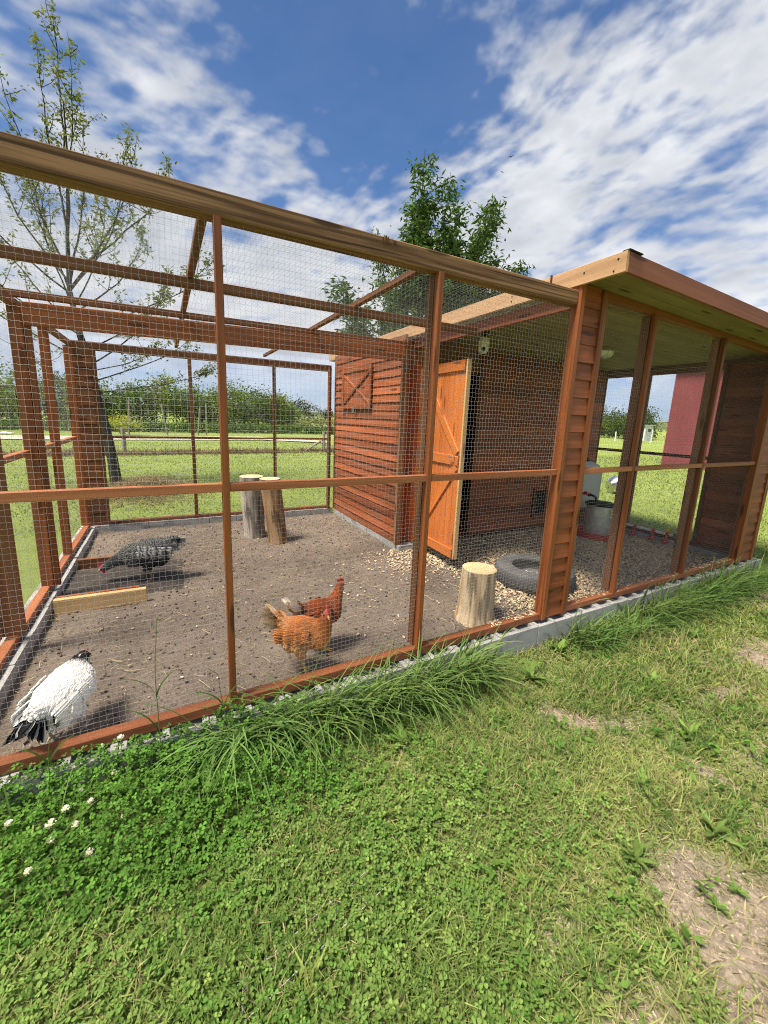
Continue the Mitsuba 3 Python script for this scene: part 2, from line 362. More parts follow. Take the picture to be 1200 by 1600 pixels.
# front: rails, battens, posts, top beam
timber(run+'__bottom_rail', (-1.25, 2.012, .140), (2.612, 2.012, .140), .060, .052, 'm_rail')
for a, b in ((-1.25, .232), (.268, 1.418), (1.458, 2.612)):
    timber(run+'__middle_rail', (a, 2.0, 1.320), (b, 2.0, 1.320), .036, .042, 'm_rail')
timber(run+'__post', (.25, 2.0, .166), (.25, 2.0, 2.497), .034, .040, 'm_frame', upv=(0, 1, 0))
timber(run+'__post', (1.438, 2.0, .166), (1.438, 2.0, 2.497), .036, .042, 'm_frame', upv=(0, 1, 0))
timber(run+'__post', (1.436, 2.055, .166), (1.436, 2.055, 2.497), .045, .060, 'm_purlin', upv=(0, 1, 0))
timber(run+'__top_beam', (-1.4, 2.025, 2.546), (2.606, 2.025, 2.546), .085, .098, 'm_raw', bev=.005)
mk = M()
for (x, z, w, h) in ((1.055, 2.575, .006, .030), (1.072, 2.580, .008, .042), (1.085, 2.577, .006, .034), (1.100, 2.568, .014, .006), (1.118, 2.574, .005, .026), (1.128, 2.580, .013, .005), (1.126, 2.572, .010, .005)):
    mk.beam((x, 1.9815, z-h/2), (x, 1.9815, z+h/2), w, .002, upv=(0, 1, 0), bev=.0003)
put(run+'__stain_mark', mk, 'm_mark')
mk = M(); mk.beam((2.33, 1.99, 2.575), (2.33, 1.99, 2.64), .014, .012, upv=(0, 1, 0)); put(run+'__peg', mk, 'm_mark')
for i, (a, b) in enumerate(((-1.25, .25), (.25, 1.438), (1.438, 2.61))):
    for j, (z0, z1) in enumerate(((.150, 1.318), (1.318, 2.50))):
        put(run+'__wire_mesh', wire_panel((a, 2.026, z0), ex, ez, b-a, z1-z0, seed=i*2+j), 'm_wire', uv=False, smooth=False)
# left side wall
XL = -.965
timber(run+'__bottom_rail', (XL, 2.06, .150), (XL, 6.18, .150), .062, .050, 'm_rail')
for a, b in ((2.1, 3.15), (3.26, 4.02), (4.10, 4.87), (4.93, 5.98)):
    timber(run+'__middle_rail', (-.972, a, 1.310), (-.972, b, 1.310), .050, .042, 'm_rail')
timber(run+'__post', (-.965, 3.22, .176), (-.965, 3.22, 2.40), .130, .045, 'm_purlin', upv=(0, 1, 0))
timber(run+'__post', (-1.035, 3.16, .176), (-1.035, 3.16, 2.40), .045, .045, 'm_frame', upv=(0, 1, 0))
timber(run+'__post', (-.968, 4.075, .176), (-.968, 4.075, 2.42), .055, .045, 'm_purlin', upv=(0, 1, 0))
timber(run+'__post', (-.925, 4.045, .176), (-.925, 4.045, 2.42), .045, .040, 'm_frame', upv=(0, 1, 0))
timber(run+'__post', (-.880, 4.050, .176), (-.880, 4.050, 2.42), .040, .040, 'm_frame', upv=(0, 1, 0))
timber(run+'__post', (-.955, 4.90, .176), (-.955, 4.90, 2.40), .075, .045, 'm_frame', upv=(0, 1, 0))
timber(run+'__top_rail', (-.965, 2.07, 2.435), (-.965, 6.22, 2.435), .050, .060, 'm_purlin')
for i, (a, b) in enumerate(((2.08, 3.2), (3.2, 4.06), (4.06, 4.90), (4.90, 6.0))):
    for j, (z0, z1) in enumerate(((.150, 1.318), (1.318, 2.45))):
        put(run+'__wire_mesh', wire_panel((-1.0, a, z0), ey, ez, b-a, z1-z0, seed=20+i*2+j, step=.0265), 'm_wire', uv=False)
# clad corner panel at the back left
cp = run+'__corner_panel'
put(cp, M().tm(trimesh.creation.box(bounds=[[-.955, 6.235, .17], [-.72, 6.262, 2.40]])), 'm_purlin', exact=True)
timber(run+'__post', (-.975, 6.10, .176), (-.975, 6.10, 2.40), .085, .045, 'm_frame', upv=(0, 1, 0))
timber(run+'__post', (-.735, 6.21, .176), (-.735, 6.21, 2.40), .045, .045, 'm_purlin', upv=(0, 1, 0))
for i in range(19):
    z = .18+i*.117
    timber(cp+'__board', (-.945, 6.228-.006*(i % 2), z+.055), (-.765, 6.228-.006*(i % 2), z+.055), .010, .106, 'm_purlin')
# back wall
timber(run+'__bottom_rail', (-1.0, 6.27, .150), (2.46, 6.27, .150), .055, .045, 'm_rail')
timber(run+'__middle_rail', (-.72, 6.25, 1.305), (2.46, 6.25, 1.305), .030, .030, 'm_purlin')
timber(run+'__top_rail', (-1.0, 6.26, 2.435), (2.46, 6.26, 2.435), .050, .100, 'm_purlin')
timber(run+'__post', (.36, 6.25, .172), (.36, 6.25, 2.39), .045, .040, 'm_purlin', upv=(0, 1, 0))
timber(run+'__post', (1.53, 6.25, .172), (1.53, 6.25, 2.39), .045, .040, 'm_purlin', upv=(0, 1, 0))
timber(run+'__post', (2.425, 6.22, .13), (2.425, 6.22, 2.45), .045, .060, 'm_purlin', upv=(0, 1, 0))
for i, (a, b) in enumerate(((-.70, .36), (.36, 1.53), (1.53, 2.44))):
    for j, (z0, z1) in enumerate(((.150, 1.30), (1.30, 2.44))):
        put(run+'__wire_mesh', wire_panel((a, 6.285, z0), ex, ez, b-a, z1-z0, seed=40+i*2+j, step=.0270), 'm_wire', uv=False)
# roof frame
timber(run+'__cross_beam', (-.90, 4.03, 2.352), (2.47, 4.03, 2.408), .045, .168, 'm_frame')
timber(run+'__purlin', (-1.0, 3.02, 2.490), (2.62, 3.02, 2.490), .045, .060, 'm_purlin')
timber(run+'__purlin', (-1.0, 4.085, 2.500), (2.55, 4.085, 2.520), .045, .050, 'm_purlin')
for x in (.205, 1.385):
    timber(run+'__batten', (x, 2.06, 2.542), (x, 6.24, 2.530), .040, .036, 'm_purlin')
rx = (-1.0, .205, 1.385, 2.58)
for i in range(3):
    for j, (a, b) in enumerate(((2.07, 3.02), (3.02, 4.06), (4.06, 6.25))):
        put(run+'__wire_mesh', wire_panel((rx[i], a, 2.566), ex, ey, rx[i+1]-rx[i], b-a, seed=60+i*3+j, step=.0255), 'm_wire', uv=False)

# ------------------------------------------------------------------ hen house and covered porch (right)
hh = thing('hen_house', 'brown stained timber hen house with clapboard walls, flat overhanging roof and meshed porch', 'hen house')
SL = -.033
def zs(x): return 2.665 + SL*(x-2.62)          # underside of the soffit boards
def clap_board(p0, p1, z, h, out, mat, key, seed=0, proud=.024):
    """lapped board from p0 to p1 (xy), its lower edge proud and a little waney"""
    p0, p1, out = np.array(p0, float), np.array(p1, float), np.array(out, float)
    L = np.linalg.norm(p1-p0); n = max(2, int(L/.10)); t = np.linspace(0, 1, n)
    rg = np.random.default_rng(seed)
    wob = fb(np.stack([t*L*3+seed*3.1, t*0, t*0], -1), 1, 3, seed)*.011
    zb = z + wob; zt = z + h + .022
    base = p0 + np.outer(t, p1-p0)
    th = .013
    A = np.c_[base+out*(proud), zb]; B = np.c_[base+out*.004, zb*0+zt]; Cc = np.c_[base-out*.006, zb*0+zt]; D = np.c_[base+out*(proud-th), zb]
    idn = random.randrange(1, 180); off = rg.uniform(0, 5)
    v, f, uv = [], [], []
    for (Q, W_, v0, v1) in ((A, B, 0, h), (B, Cc, h, h+.01), (Cc, D, h+.02, 2*h), (D, A, 2*h, 2*h+.02)):
        k0 = len(v)
        for i in range(n):
            v += [Q[i], W_[i]]; uv += [(t[i]*L+off, idn*8+1+v0), (t[i]*L+off, idn*8+1+v1)]
        for i in range(n-1):
            f += [[k0+2*i, k0+2*i+2, k0+2*i+3], [k0+2*i, k0+2*i+3, k0+2*i+1]]
    for i in (0, n-1):
        k0 = len(v); v += [A[i], B[i], Cc[i], D[i]]; uv += [(off, idn*8+1), (off, idn*8+1.1), (off+.02, idn*8+1.1), (off+.02, idn*8+1)]
        f += [[k0, k0+1, k0+2], [k0, k0+2, k0+3]]
    return put(key, M().add(v, f, uv), mat)
# front columns
def column(x0, x1, lp, rp, top, seed):
    c = hh+'__column' if hh+'__column' not in used else numbered(hh+'__column')
    put(c, M().beam(((x0+x1)/2, 2.040, .12), ((x0+x1)/2, 2.040, top-.03), x1-x0-.01, .012, upv=(0, 1, 0)), 'm_purlin', exact=True)
    timber(c+'__post', (x0+lp/2, 1.998, .118), (x0+lp/2, 1.998, top+.02), lp, .075, 'm_frame', upv=(0, 1, 0))
    timber(c+'__post', (x1-rp/2, 2.000, .118), (x1-rp/2, 2.000, top-.01), rp, .075, 'm_frame', upv=(0, 1, 0))
    n = 20; h = (top-.125)/n
    for i in range(n):
        hb = h*random.uniform(.97, 1.03)
        clap_board((x0+lp-.012, 1.992), (x1-rp+.006, 1.992), .125+i*h, h, (0, -1), 'm_clapfront', c+'__board', seed+i, proud=.019+random.uniform(-.003, .004))
column(2.612, 2.915, .045, .060, 2.625, 100)
column(5.965, 6.420, .085, .075, 2.500, 200)
# bay between the columns
for a, b in ((2.917, 3.575), (3.617, 4.765), (4.807, 5.963)):
    timber(hh+'__middle_rail', (a, 1.997, 1.320), (b, 1.997, 1.320), .034, .042, 'm_rail')
timber(hh+'__bottom_rail', (2.917, 2.012, .142), (5.963, 2.012, .142), .060, .050, 'm_rail')
for x in (3.596, 4.786):
    timber(hh+'__post', (x, 1.999, .168), (x, 1.999, zs(x)-.058), .040, .036, 'm_frame', upv=(0, 1, 0))
    timber(hh+'__post', (x-.004, 2.060, .168), (x-.004, 2.060, zs(x)-.058), .040, .065, 'm_purlin', upv=(0, 1, 0))
timber(hh+'__top_plate', (2.917, 2.030, zs(2.917)-.030), (6.42, 2.030, zs(6.42)-.030), .050, .056, 'm_frame')
for i, (a, b) in enumerate(((2.915, 3.596), (3.596, 4.786), (4.786, 5.965))):
    for j, (z0, z1) in enumerate(((.150, 1.318), (1.318, zs((a+b)/2)-.06))):
        put(hh+'__wire_mesh', wire_panel((a, 2.026, z0), ex, ez, b-a, z1-z0, seed=90+i*2+j, step=.0258, r=(.00042, .00036, .00024)[i]), 'm_wire', uv=False)
# roof
rf = hh+'__roof'
X0, X1, Y0, Y1 = 2.62, 6.74, 1.69, 6.70
rm = M().beam((X0-.02, (Y0+Y1)/2, zs(X0)+.062), (X1+.02, (Y0+Y1)/2, zs(X1)+.062), Y1-Y0+.03, .030, bev=.002)
put(rf, rm, 'm_felt', exact=True)
nb = 46; dy = (Y1-Y0)/nb
for i in range(nb):
    y = Y0+(i+.5)*dy
    timber(rf+'__soffit_board', (X0, y, zs(X0)+.011), (X1, y, zs(X1)+.011), dy-.004, .022, 'm_soffit', bev=.005)
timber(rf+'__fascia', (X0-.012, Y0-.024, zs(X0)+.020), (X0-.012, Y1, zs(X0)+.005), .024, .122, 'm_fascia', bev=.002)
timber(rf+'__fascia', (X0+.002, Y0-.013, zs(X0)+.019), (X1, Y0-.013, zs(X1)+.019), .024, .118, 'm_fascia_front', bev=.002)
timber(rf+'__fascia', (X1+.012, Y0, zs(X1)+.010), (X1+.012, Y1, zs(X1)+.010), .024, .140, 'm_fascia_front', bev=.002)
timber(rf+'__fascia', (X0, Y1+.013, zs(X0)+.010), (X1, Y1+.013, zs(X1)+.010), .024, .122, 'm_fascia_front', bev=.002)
put(rf+'__cap', M().beam((X0-.02, Y0-.012, zs(X0)+.084), (X0+.12, Y0-.012, zs(X0)+.080), .05, .008), 'm_felt')
nl = M()
for (yy, zz) in ((Y0+.03, .045), (Y0+.05, -.02), (Y0+.26, .028), (Y0+.9, .03), (Y0+.9, -.01)):
    v, f = icos((X0-.0245, yy, zs(X0)+zz), .006, 1); nl.add(v, f)
put(rf+'__nail', nl, 'm_black', uv=False)
timber(hh+'__side_plate', (2.675, 2.05, 2.548), (2.675, 4.12, 2.542), .040, .098, 'm_fascia_front')
# right wall of the porch
XR = 6.375
timber(hh+'__top_plate', (XR, 2.1, zs(XR)-.024), (XR, 4.12, zs(XR)-.024), .050, .045, 'm_purlin')
timber(hh+'__middle_rail', (XR, 2.6, 1.305), (XR, 4.12, 1.305), .040, .042, 'm_purlin')
timber(hh+'__bottom_rail', (XR, 2.1, .140), (XR, 4.12, .140), .055, .045, 'm_purlin')
timber(hh+'__post', (XR, 3.50, .165), (XR, 3.50, zs(XR)-.05), .065, .040, 'm_purlin', upv=(1, 0, 0)) if False else timber(hh+'__post', (XR, 3.50, .165), (XR, 3.50, zs(XR)-.05), .045, .075, 'm_purlin', upv=(0, 1, 0))
timber(hh+'__post', (XR, 2.575, .165), (XR, 2.575, zs(XR)-.05), .045, .045, 'm_purlin', upv=(0, 1, 0))
sp = hh+'__side_panel'
put(sp, M().tm(trimesh.creation.box(bounds=[[6.392, 2.085, .12], [6.402, 2.56, 2.49]])), 'm_clap', exact=True)
for i in range(19):
    z = .165+i*.120
    timber(sp+'__board', (6.384-.006*(i % 2), 2.09, z+.056), (6.384-.006*(i % 2), 2.55, z+.056), .010, .108, 'm_clap')
for i, (a, b) in enumerate(((2.56, 3.5), (3.5, 4.14))):
    for j, (z0, z1) in enumerate(((.15, 1.30), (1.30, 2.50))):
        put(hh+'__wire_mesh', wire_panel((6.405, a, z0), ey, ez, b-a, z1-z0, seed=120+i*2+j, step=.026), 'm_wire', uv=False)
# closed house: left clapboard wall
lw = hh+'__side_wall'
put(lw, M().tm(trimesh.creation.box(bounds=[[2.545, 4.13, .115], [2.575, 6.30, 2.64]])), 'm_purlin', exact=True)
n = 24; h = (2.60-.12)/n
for i in range(n):
    z = .12+i*h
    clap_board((2.545, 6.20), (2.545, 4.125), z, h, (-1, 0), 'm_clap', lw+'__board', 300+i, proud=.021+random.uniform(-.003, .006))
timber(hh+'__corner_trim', (2.528, 4.095, .115), (2.528, 4.095, 2.58), .075, .048, 'm_raw', upv=(0, 1, 0))
# hatch on that wall
ha = hh+'__hatch'
put(ha, M().beam((2.515, 5.85, 2.085), (2.515, 4.90, 2.085), .022, .52), 'm_clap', exact=True)
xh = 2.498
for p0, p1, w in (((xh, 5.87, 2.350), (xh, 4.88, 2.350), .055), ((xh, 5.87, 1.825), (xh, 4.88, 1.825), .055)):
    timber(ha+'__frame', p0, p1, .020, w, 'm_clap')
for y in (5.845, 4.905):
    timber(ha+'__frame', (xh-.001, y, 1.853), (xh-.001, y, 2.322), .055, .020, 'm_clap', upv=(1, 0, 0))
timber(ha+'__brace', (xh+.002, 5.80, 2.29), (xh+.002, 4.95, 1.87), .014, .040, 'm_clapfront')
timber(ha+'__brace', (xh-.004, 5.80, 1.87), (xh-.004, 4.95, 2.29), .014, .040, 'm_clap')
put(ha+'__latch', M().beam((2.482, 5.40, 1.83), (2.482, 5.40, 1.74), .05, .02, upv=(1, 0, 0)), 'm_steel', uv=False)
# closed house: front wall with doorway
fwl = hh+'__front_wall'
put(fwl, M().tm(trimesh.creation.box(bounds=[[3.70, 4.16, .10], [6.38, 4.19, 2.64]])).tm(trimesh.creation.box(bounds=[[2.58, 4.16, .10], [2.80, 4.19, 2.64]])).tm(trimesh.creation.box(bounds=[[2.801, 4.16, 2.28], [3.699, 4.19, 2.64]])), 'm_purlin', exact=True)
n = 20; h = 2.42/n
for i in range(n):
    z = .115+i*h
    if zs(5)-z < .05: continue
    clap_board((3.74, 4.155), (6.36, 4.155), z, h, (0, -1), 'm_clap', fwl+'__board', 400+i)
for i, x in enumerate((2.607, 2.690, 2.768)):
    timber(fwl+'__board', (x, 4.145, .115), (x, 4.145, 2.60), .078, .020, 'm_clap', upv=(0, 1, 0))
timber(hh+'__door_frame', (2.815, 4.120, .115), (2.815, 4.120, 2.30), .050, .070, 'm_door', upv=(0, 1, 0))
timber(hh+'__door_frame', (3.700, 4.125, .115), (3.700, 4.125, 2.30), .050, .070, 'm_frame', upv=(0, 1, 0))
timber(hh+'__door_frame', (2.79, 4.125, 2.325), (3.725, 4.125, 2.325), .070, .050, 'm_frame')
put(hh+'__back_wall', M().tm(trimesh.creation.box(bounds=[[2.58, 6.30, .1], [6.38, 6.33, 2.6]])), 'm_purlin')
put(hh+'__end_wall', M().tm(trimesh.creation.box(bounds=[[6.38, 4.14, .1], [6.41, 6.33, 2.53]])), 'm_purlin')
put(hh+'__floor', M().tm(trimesh.creation.box(bounds=[[2.58, 4.20, .06], [6.37, 6.29, .10]])), 'm_purlin')
# the open door
dk = hh+'__door'
dA, dB = np.array([2.825, 4.085]), np.array([2.785, 3.285])
L = np.linalg.norm(dB-dA); da = (dB-dA)/L; dn = np.array([da[1], -da[0]]); dn = dn if dn[0] < 0 else -dn
z0, z1 = .165, 2.295
nb = 8
dm_ = M()
dm_.beam((*(dA-dn*.012), (z0+z1)/2), (*(dB-dn*.012), (z0+z1)/2), .022, z1-z0-.01)
put(dk, dm_, 'm_door', exact=True)
for i in range(nb):
    c = dA + da*(L*(i+.5)/nb) + dn*.006
    timber(dk+'__plank', (*c, z0), (*c, z1), L/nb-.004, .016, 'm_door', upv=(*dn, 0), bev=.003)
c0 = dn*.025
def dpt(s, z): q = dA + da*(L*s) + c0; return (*q, z)
for z in (z0+.055, 1.255, z1-.055):
    timber(dk+'__ledge', dpt(.02, z), dpt(.98, z), .020, .105, 'm_door', upv=(0, 0, 1))
timber(dk+'__brace', dpt(.06, 2.16), dpt(.93, 1.33), .020, .085, 'm_door')
timber(dk+'__brace', dpt(.06, .30), dpt(.93, 1.19), .020, .085, 'm_door')
timber(dk+'__edge_post', (*(dB+dn*.002+da*.012), z0), (*(dB+dn*.002+da*.012), z1), .050, .024, 'm_newwood', upv=(*da, 0))
q = dB - da*.07 + dn*.05
put(dk+'__handle', M().add(*tube([(*(q-dn*.03), 1.29), (*(q+dn*.02), 1.29), (*(q+dn*.02-da*.06), 1.29)], .008, 8)), 'm_steel', uv=False, smooth=40)
# pop hole
ph_ = M().tm(trimesh.creation.box(bounds=[[4.98, 4.105, .30], [5.20, 4.128, .66]]))
put(hh+'__pop_door', ph_, 'm_black', uv=False)
for x in (4.965, 5.215): timber(hh+'__pop_door__slide', (x, 4.110, .24), (x, 4.110, .70), .030, .034, 'm_clap', upv=(0, 1, 0))
#MORE
# ------------------------------------------------------------------ things on and under the porch roof
cam = thing('security_camera', 'small white dome camera hanging from the porch ceiling', 'camera')
cx, cy, cz = 3.12, 3.46, zs(3.12)
put(cam+'__mount', M().add(*lathe([(0, cz), (.042, cz), (.042, cz-.035), (.018, cz-.045), (.018, cz-.10), (0, cz-.10)], 20, cx, cy)), 'm_black', uv=False, smooth=30)
put(cam+'__body', M().add(*lathe([(0, cz-.075), (.03, cz-.078), (.052, cz-.10), (.058, cz-.13), (.058, cz-.165), (.050, cz-.168), (.050, cz-.176), (.055, cz-.180), (.053, cz-.215), (.036, cz-.243), (0, cz-.252)], 28, cx, cy)), 'm_white', uv=False, smooth=35)
dl = np.array([-cx, -cy, 0]); dl /= np.linalg.norm(dl); ctr = np.array([cx, cy, cz-.205])+dl*.040
v, f = icos((0, 0, 0), .024, 2); put(cam+'__lens', (v+ctr, f), 'm_glass_black', smooth=True)
lp = thing('bulkhead_lamp', 'oval white bulkhead lamp with ribbed cover on the porch ceiling', 'lamp')
lx, ly = 4.80, 3.18; lz = zs(lx)
put(lp+'__base', M().tm(trimesh.creation.box(bounds=[[lx-.13, ly-.10, lz-.030], [lx+.13, ly+.10, lz+.002]])), 'm_soffit')
v, f = icos((0, 0, 0), 1, 3); v = v*np.array([.115, .075, .075]); v[:, 2] = np.minimum(v[:, 2], 0)
put(lp+'__cover', (v+np.array([lx, ly, lz-.030]), f), 'm_lamp', smooth=40)
for t in (-.05, 0, .05):
    a = np.linspace(0, PI, 11); rr = math.sqrt(1-(t/.115)**2)
    put(lp+'__rib', M().add(*tube(np.c_[a*0+lx+t, ly+np.cos(a)*.079*rr, lz-.03-np.sin(a)*.079*rr], .005, 6)), 'm_greyplastic', uv=False, smooth=40)

# water tank with tap, feeder, drinker line, tyre
tk = thing('water_tank', 'pale grey plastic water tank with sloping shoulders behind the metal feeder', 'tank')
def loft(secs):
    """rounded rectangles (x0,x1,y0,y1,z,r) joined into one skin"""
    n = 24; th = np.arange(n)*2*PI/n; rows = []
    for (x0, x1, y0, y1, z, r) in secs:
        c, s_ = np.cos(th), np.sin(th); rows.append(np.c_[np.where(c > 0, x1-r, x0+r)+r*c, np.where(s_ > 0, y1-r, y0+r)+r*s_, th*0+z])
    v = np.vstack(rows); i, j = np.meshgrid(np.arange(len(secs)-1), np.arange(n), indexing='ij')
    q = np.stack([i*n+j, i*n+(j+1) % n, (i+1)*n+(j+1) % n, (i+1)*n+j], -1).reshape(-1, 4)
    f = np.vstack([q[:, [0, 1, 2]], q[:, [0, 2, 3]]])
    k = len(v); v = np.vstack([v, rows[0].mean(0), rows[-1].mean(0)]); j = np.arange(n)
    f = np.vstack([f, np.stack([j*0+k, (j+1) % n, j], 1), np.stack([j*0+k+1, j+(len(secs)-1)*n, (j+1) % n+(len(secs)-1)*n], 1)])
    return v, f
put(tk+'__body', M().add(*loft([(5.58, 6.04, 3.78, 4.08, .42, .04), (5.56, 6.06, 3.77, 4.09, .46, .05), (5.56, 6.06, 3.77, 4.09, .98, .05), (5.62, 6.00, 3.80, 4.06, 1.08, .05), (5.73, 5.89, 3.88, 3.99, 1.13, .04)])), 'm_greyplastic', uv=False, smooth=30)
put(tk+'__cap', M().add(*lathe([(0, 1.175), (.045, 1.175), (.05, 1.165), (.05, 1.12), (0, 1.12)], 18, 5.81, 3.935)), 'm_black', uv=False, smooth=30)
put(tk+'__tap', M().add(*tube([(5.62, 3.79, .66), (5.60, 3.62, .66), (5.61, 3.56, .64), (5.62, 3.55, .56)], [.018, .018, .017, .014], 10)).add(*icos((5.60, 3.66, .66), (.032, .032, .030), 2)), 'm_black', uv=False, smooth=40)
put(tk+'__tap_handle', M().add(*tube([(5.50, 3.66, .690), (5.57, 3.66, .675)], [.030, .022], 10)), 'm_red', uv=False, smooth=40)
st = thing('wooden_stand', 'dark plank stand carrying the grey water tank', 'stand')
for z in (.10, .22, .34):
    for yy in (3.80, 4.06): timber(st+'__slat', (5.55, yy, z), (6.07, yy, z), .025, .09, 'm_purlin')
timber(st+'__top', (5.54, 3.93, .408), (6.08, 3.93, .408), .34, .024, 'm_purlin')
fd = thing('poultry_feeder', 'galvanised drum feeder standing in a wide red tray', 'feeder')
fx, fy = 5.66, 3.50
put(fd+'__tray', M().add(*lathe([(0, .075), (.25, .075), (.275, .085), (.285, .135), (.300, .150), (.312, .146), (.312, .135), (.298, .060), (.285, .050), (0, .050)], 40, fx, fy)), 'm_red', uv=False, smooth=30)
prof = [(0, .085), (.185, .085)]
for i in range(3):
    z = .10+i*.145
    prof += [(.188, z), (.188, z+.125), (.195, z+.130), (.195, z+.138), (.188, z+.143)]
prof += [(.188, .55), (0, .55)]
put(fd+'__drum', M().add(*lathe(prof, 44, fx, fy)), 'm_galv', uv=False, smooth=30)
put(fd+'__lid', M().add(*lathe([(0, .585), (.12, .580), (.197, .565), (.203, .556), (.203, .530), (.198, .530), (.194, .552), (0, .552)], 40, fx, fy)), 'm_black', uv=False, smooth=30)
dk2 = thing('drinker_line', 'white drinker pipe with red drinking cups along the right sill', 'drinker')
put(dk2+'__pipe', M().add(*tube([(6.24, 2.78, .205), (6.24, 3.9, .205)], .019, 12)), 'm_pvc', uv=False, smooth=40)
for y in (2.84, 3.02, 3.28, 3.44):
    c = M(); c.add(*lathe([(0, .155), (.012, .155), (.036, .120), (.040, .085), (.034, .080), (.028, .075), (0, .072)], 14, 6.205, y))
    c.add(*tube([(6.205, y, .15), (6.225, y, .205), (6.24, y, .23)], [.014, .026, .020], 8))
    put(dk2+'__cup', c, 'm_red', uv=False, smooth=40)
put(dk2+'__clip', M().beam((6.23, 2.865, .19), (6.24, 2.84, .31), .030, .016, upv=(1, 0, 0)).beam((6.23, 2.86, .30), (6.23, 2.80, .315), .012, .02), 'm_yellow', uv=False)
timber(dk2+'__support', (6.28, 2.72, .205), (6.28, 3.95, .205), .03, .04, 'm_purlin')
ty = thing('car_tyre', 'worn black tyre lying flat on the wood chips behind the front clapboard post', 'tyre')
tx_, ty_ = 3.335, 2.66; z0 = .045
prof = [(.205, z0+.02), (.235, z0+.004), (.330, z0), (.375, z0+.025), (.390, z0+.07), (.392, z0+.135), (.378, z0+.175), (.335, z0+.198), (.245, z0+.194), (.222, z0+.178), (.220, z0+.16), (.252, z0+.145), (.250, z0+.06)]
v, f = lathe(prof, 60, tx_, ty_, closed=True)
put(ty+'__casing', M().add(v, f), 'm_tyre', uv=False, smooth=35)
for i in range(60):
    a = i*2*PI/60; c, s_ = math.cos(a), math.sin(a); a2 = a+.05
    put(ty+'__tread_block', M().beam((tx_+.386*c, ty_+.386*s_, z0+.065), (tx_+.386*math.cos(a2), ty_+.386*math.sin(a2), z0+.135), .030, .020, upv=(c, s_, 0), bev=.004), 'm_tyre', uv=False)
lm_ = M()
for i in range(500):
    rr, a = .22*math.sqrt(R0.random()), R0.random()*2*PI
    p = np.array([tx_+rr*math.cos(a), ty_+rr*math.sin(a), .055+R0.random()*.03]); q = np.array([math.cos(a*5), math.sin(a*5), R0.normal()*.3])
    lm_.beam(p-q*.012, p+q*.012, .009, .002, bev=.0005)
put(ty+'__litter', lm_, 'm_white', uv=False, kind='stuff')

# logs
def log(name, label, base, top, r0_, r1_, mat, seed, flare=.0):
    k = thing(name, label, 'log'); base, top = np.array(base, float), np.array(top, float)
    n, m_ = 40, 14; th = np.arange(n)*2*PI/n; t = np.linspace(0, 1, m_)
    L = np.linalg.norm(top-base)
    A, Th = np.meshgrid(t, th, indexing='ij')
    rad = (r0_*(1-A)+r1_*A) + flare*np.clip(1-A*3.2, 0, 1)**2*(1+.6*np.sin(Th*3+seed))
    q = np.stack([np.cos(Th)*2.2+seed, np.sin(Th)*2.2, A*L*1.6], -1)
    rad = rad*(1+.16*fb(q, 1, 3, seed)) + .010*fb(np.stack([np.cos(Th)*9, np.sin(Th)*9, A*L*3], -1), 1, 3, seed+3)
    c = base[None, None]+(top-base)[None, None]*A[..., None]
    v = np.stack([c[..., 0]+rad*np.cos(Th), c[..., 1]+rad*np.sin(Th), c[..., 2]], -1)
    uvw = np.stack([Th*r0_, A*L], -1)
    i, j = np.meshgrid(np.arange(m_-1), np.arange(n), indexing='ij')
    qd = np.stack([i*n+j, i*n+(j+1) % n, (i+1)*n+(j+1) % n, (i+1)*n+j], -1).reshape(-1, 4)
    # the uv seam is hidden: the log grain repeats there
    mk_ = M().add(v.reshape(-1, 3), qd, uvw.reshape(-1, 2)); put(k+'__bark', mk_, mat, smooth=True)
    ring = v[-1]; cc = ring.mean(0)+np.array([0, 0, .004]); ri = cc+(ring-cc)*.93; ri[:, 2] = ring[:, 2]+.004
    vv = np.vstack([ring, ri, cc[None]]); jj = np.arange(n)
    ff = np.vstack([np.stack([jj, (jj+1) % n, (jj+1) % n+n], 1), np.stack([jj, (jj+1) % n+n, jj+n], 1), np.stack([jj+n, (jj+1) % n+n, jj*0+2*n], 1)])
    put(k+'__cut_end', M().add(vv, ff, vv[:, :2]-cc[:2]+.004), 'm_logend', smooth=False)
log('log_stump', 'short pale stripped log standing on end beside the tyre', (2.255, 2.335, .01), (2.275, 2.35, .475), .150, .138, 'm_log_pale', 3, .035)
log('log_stump', 'tall grey weathered log standing on end at the back, left of the brown one', (1.02, 5.33, .01), (.985, 5.30, .865), .135, .150, 'm_log_grey', 8, .01)
log('log_stump', 'tall brown log leaning against the grey one at the back of the pen', (1.255, 4.98, .01), (1.16, 5.02, .870), .118, .128, 'm_log_brown', 14, .01)

# dust bath
db = thing('dust_bath', 'low wooden plank frame with dark earth where the barred hen pecks', 'dust bath')
timber(db+'__board', (-.86, 3.765, .095), (-.215, 3.735, .100), .048, .125, 'm_newwood')
timber(db+'__board', (-.86, 3.86, .085), (-.27, 3.845, .090), .026, .105, 'm_clap')
timber(db+'__board', (-.86, 4.80, .085), (-.10, 4.78, .085), .045, .110, 'm_purlin')
X, Y = np.meshgrid(np.linspace(-.87, .12, 60), np.linspace(3.88, 4.77, 60), indexing='xy')
ed = np.clip(np.minimum.reduce([(.12-X)*5, (Y-3.86)*9, (4.78-Y)*9]), 0, 1)
Z = .030+.040*ed+.05*fb(np.stack([X, Y, X*0], -1), 5, 4, 17)*ed
k = put(db+'__earth', M().add(np.stack([X, Y, Z], -1).reshape(-1, 3), grid_faces(60, 60), None, np.array([.055, .047, .043])*(1+1.1*fb(np.stack([X, Y, X*0], -1), 30, 3, 2).reshape(-1, 1))), 'm_vc', smooth=True, color=True)

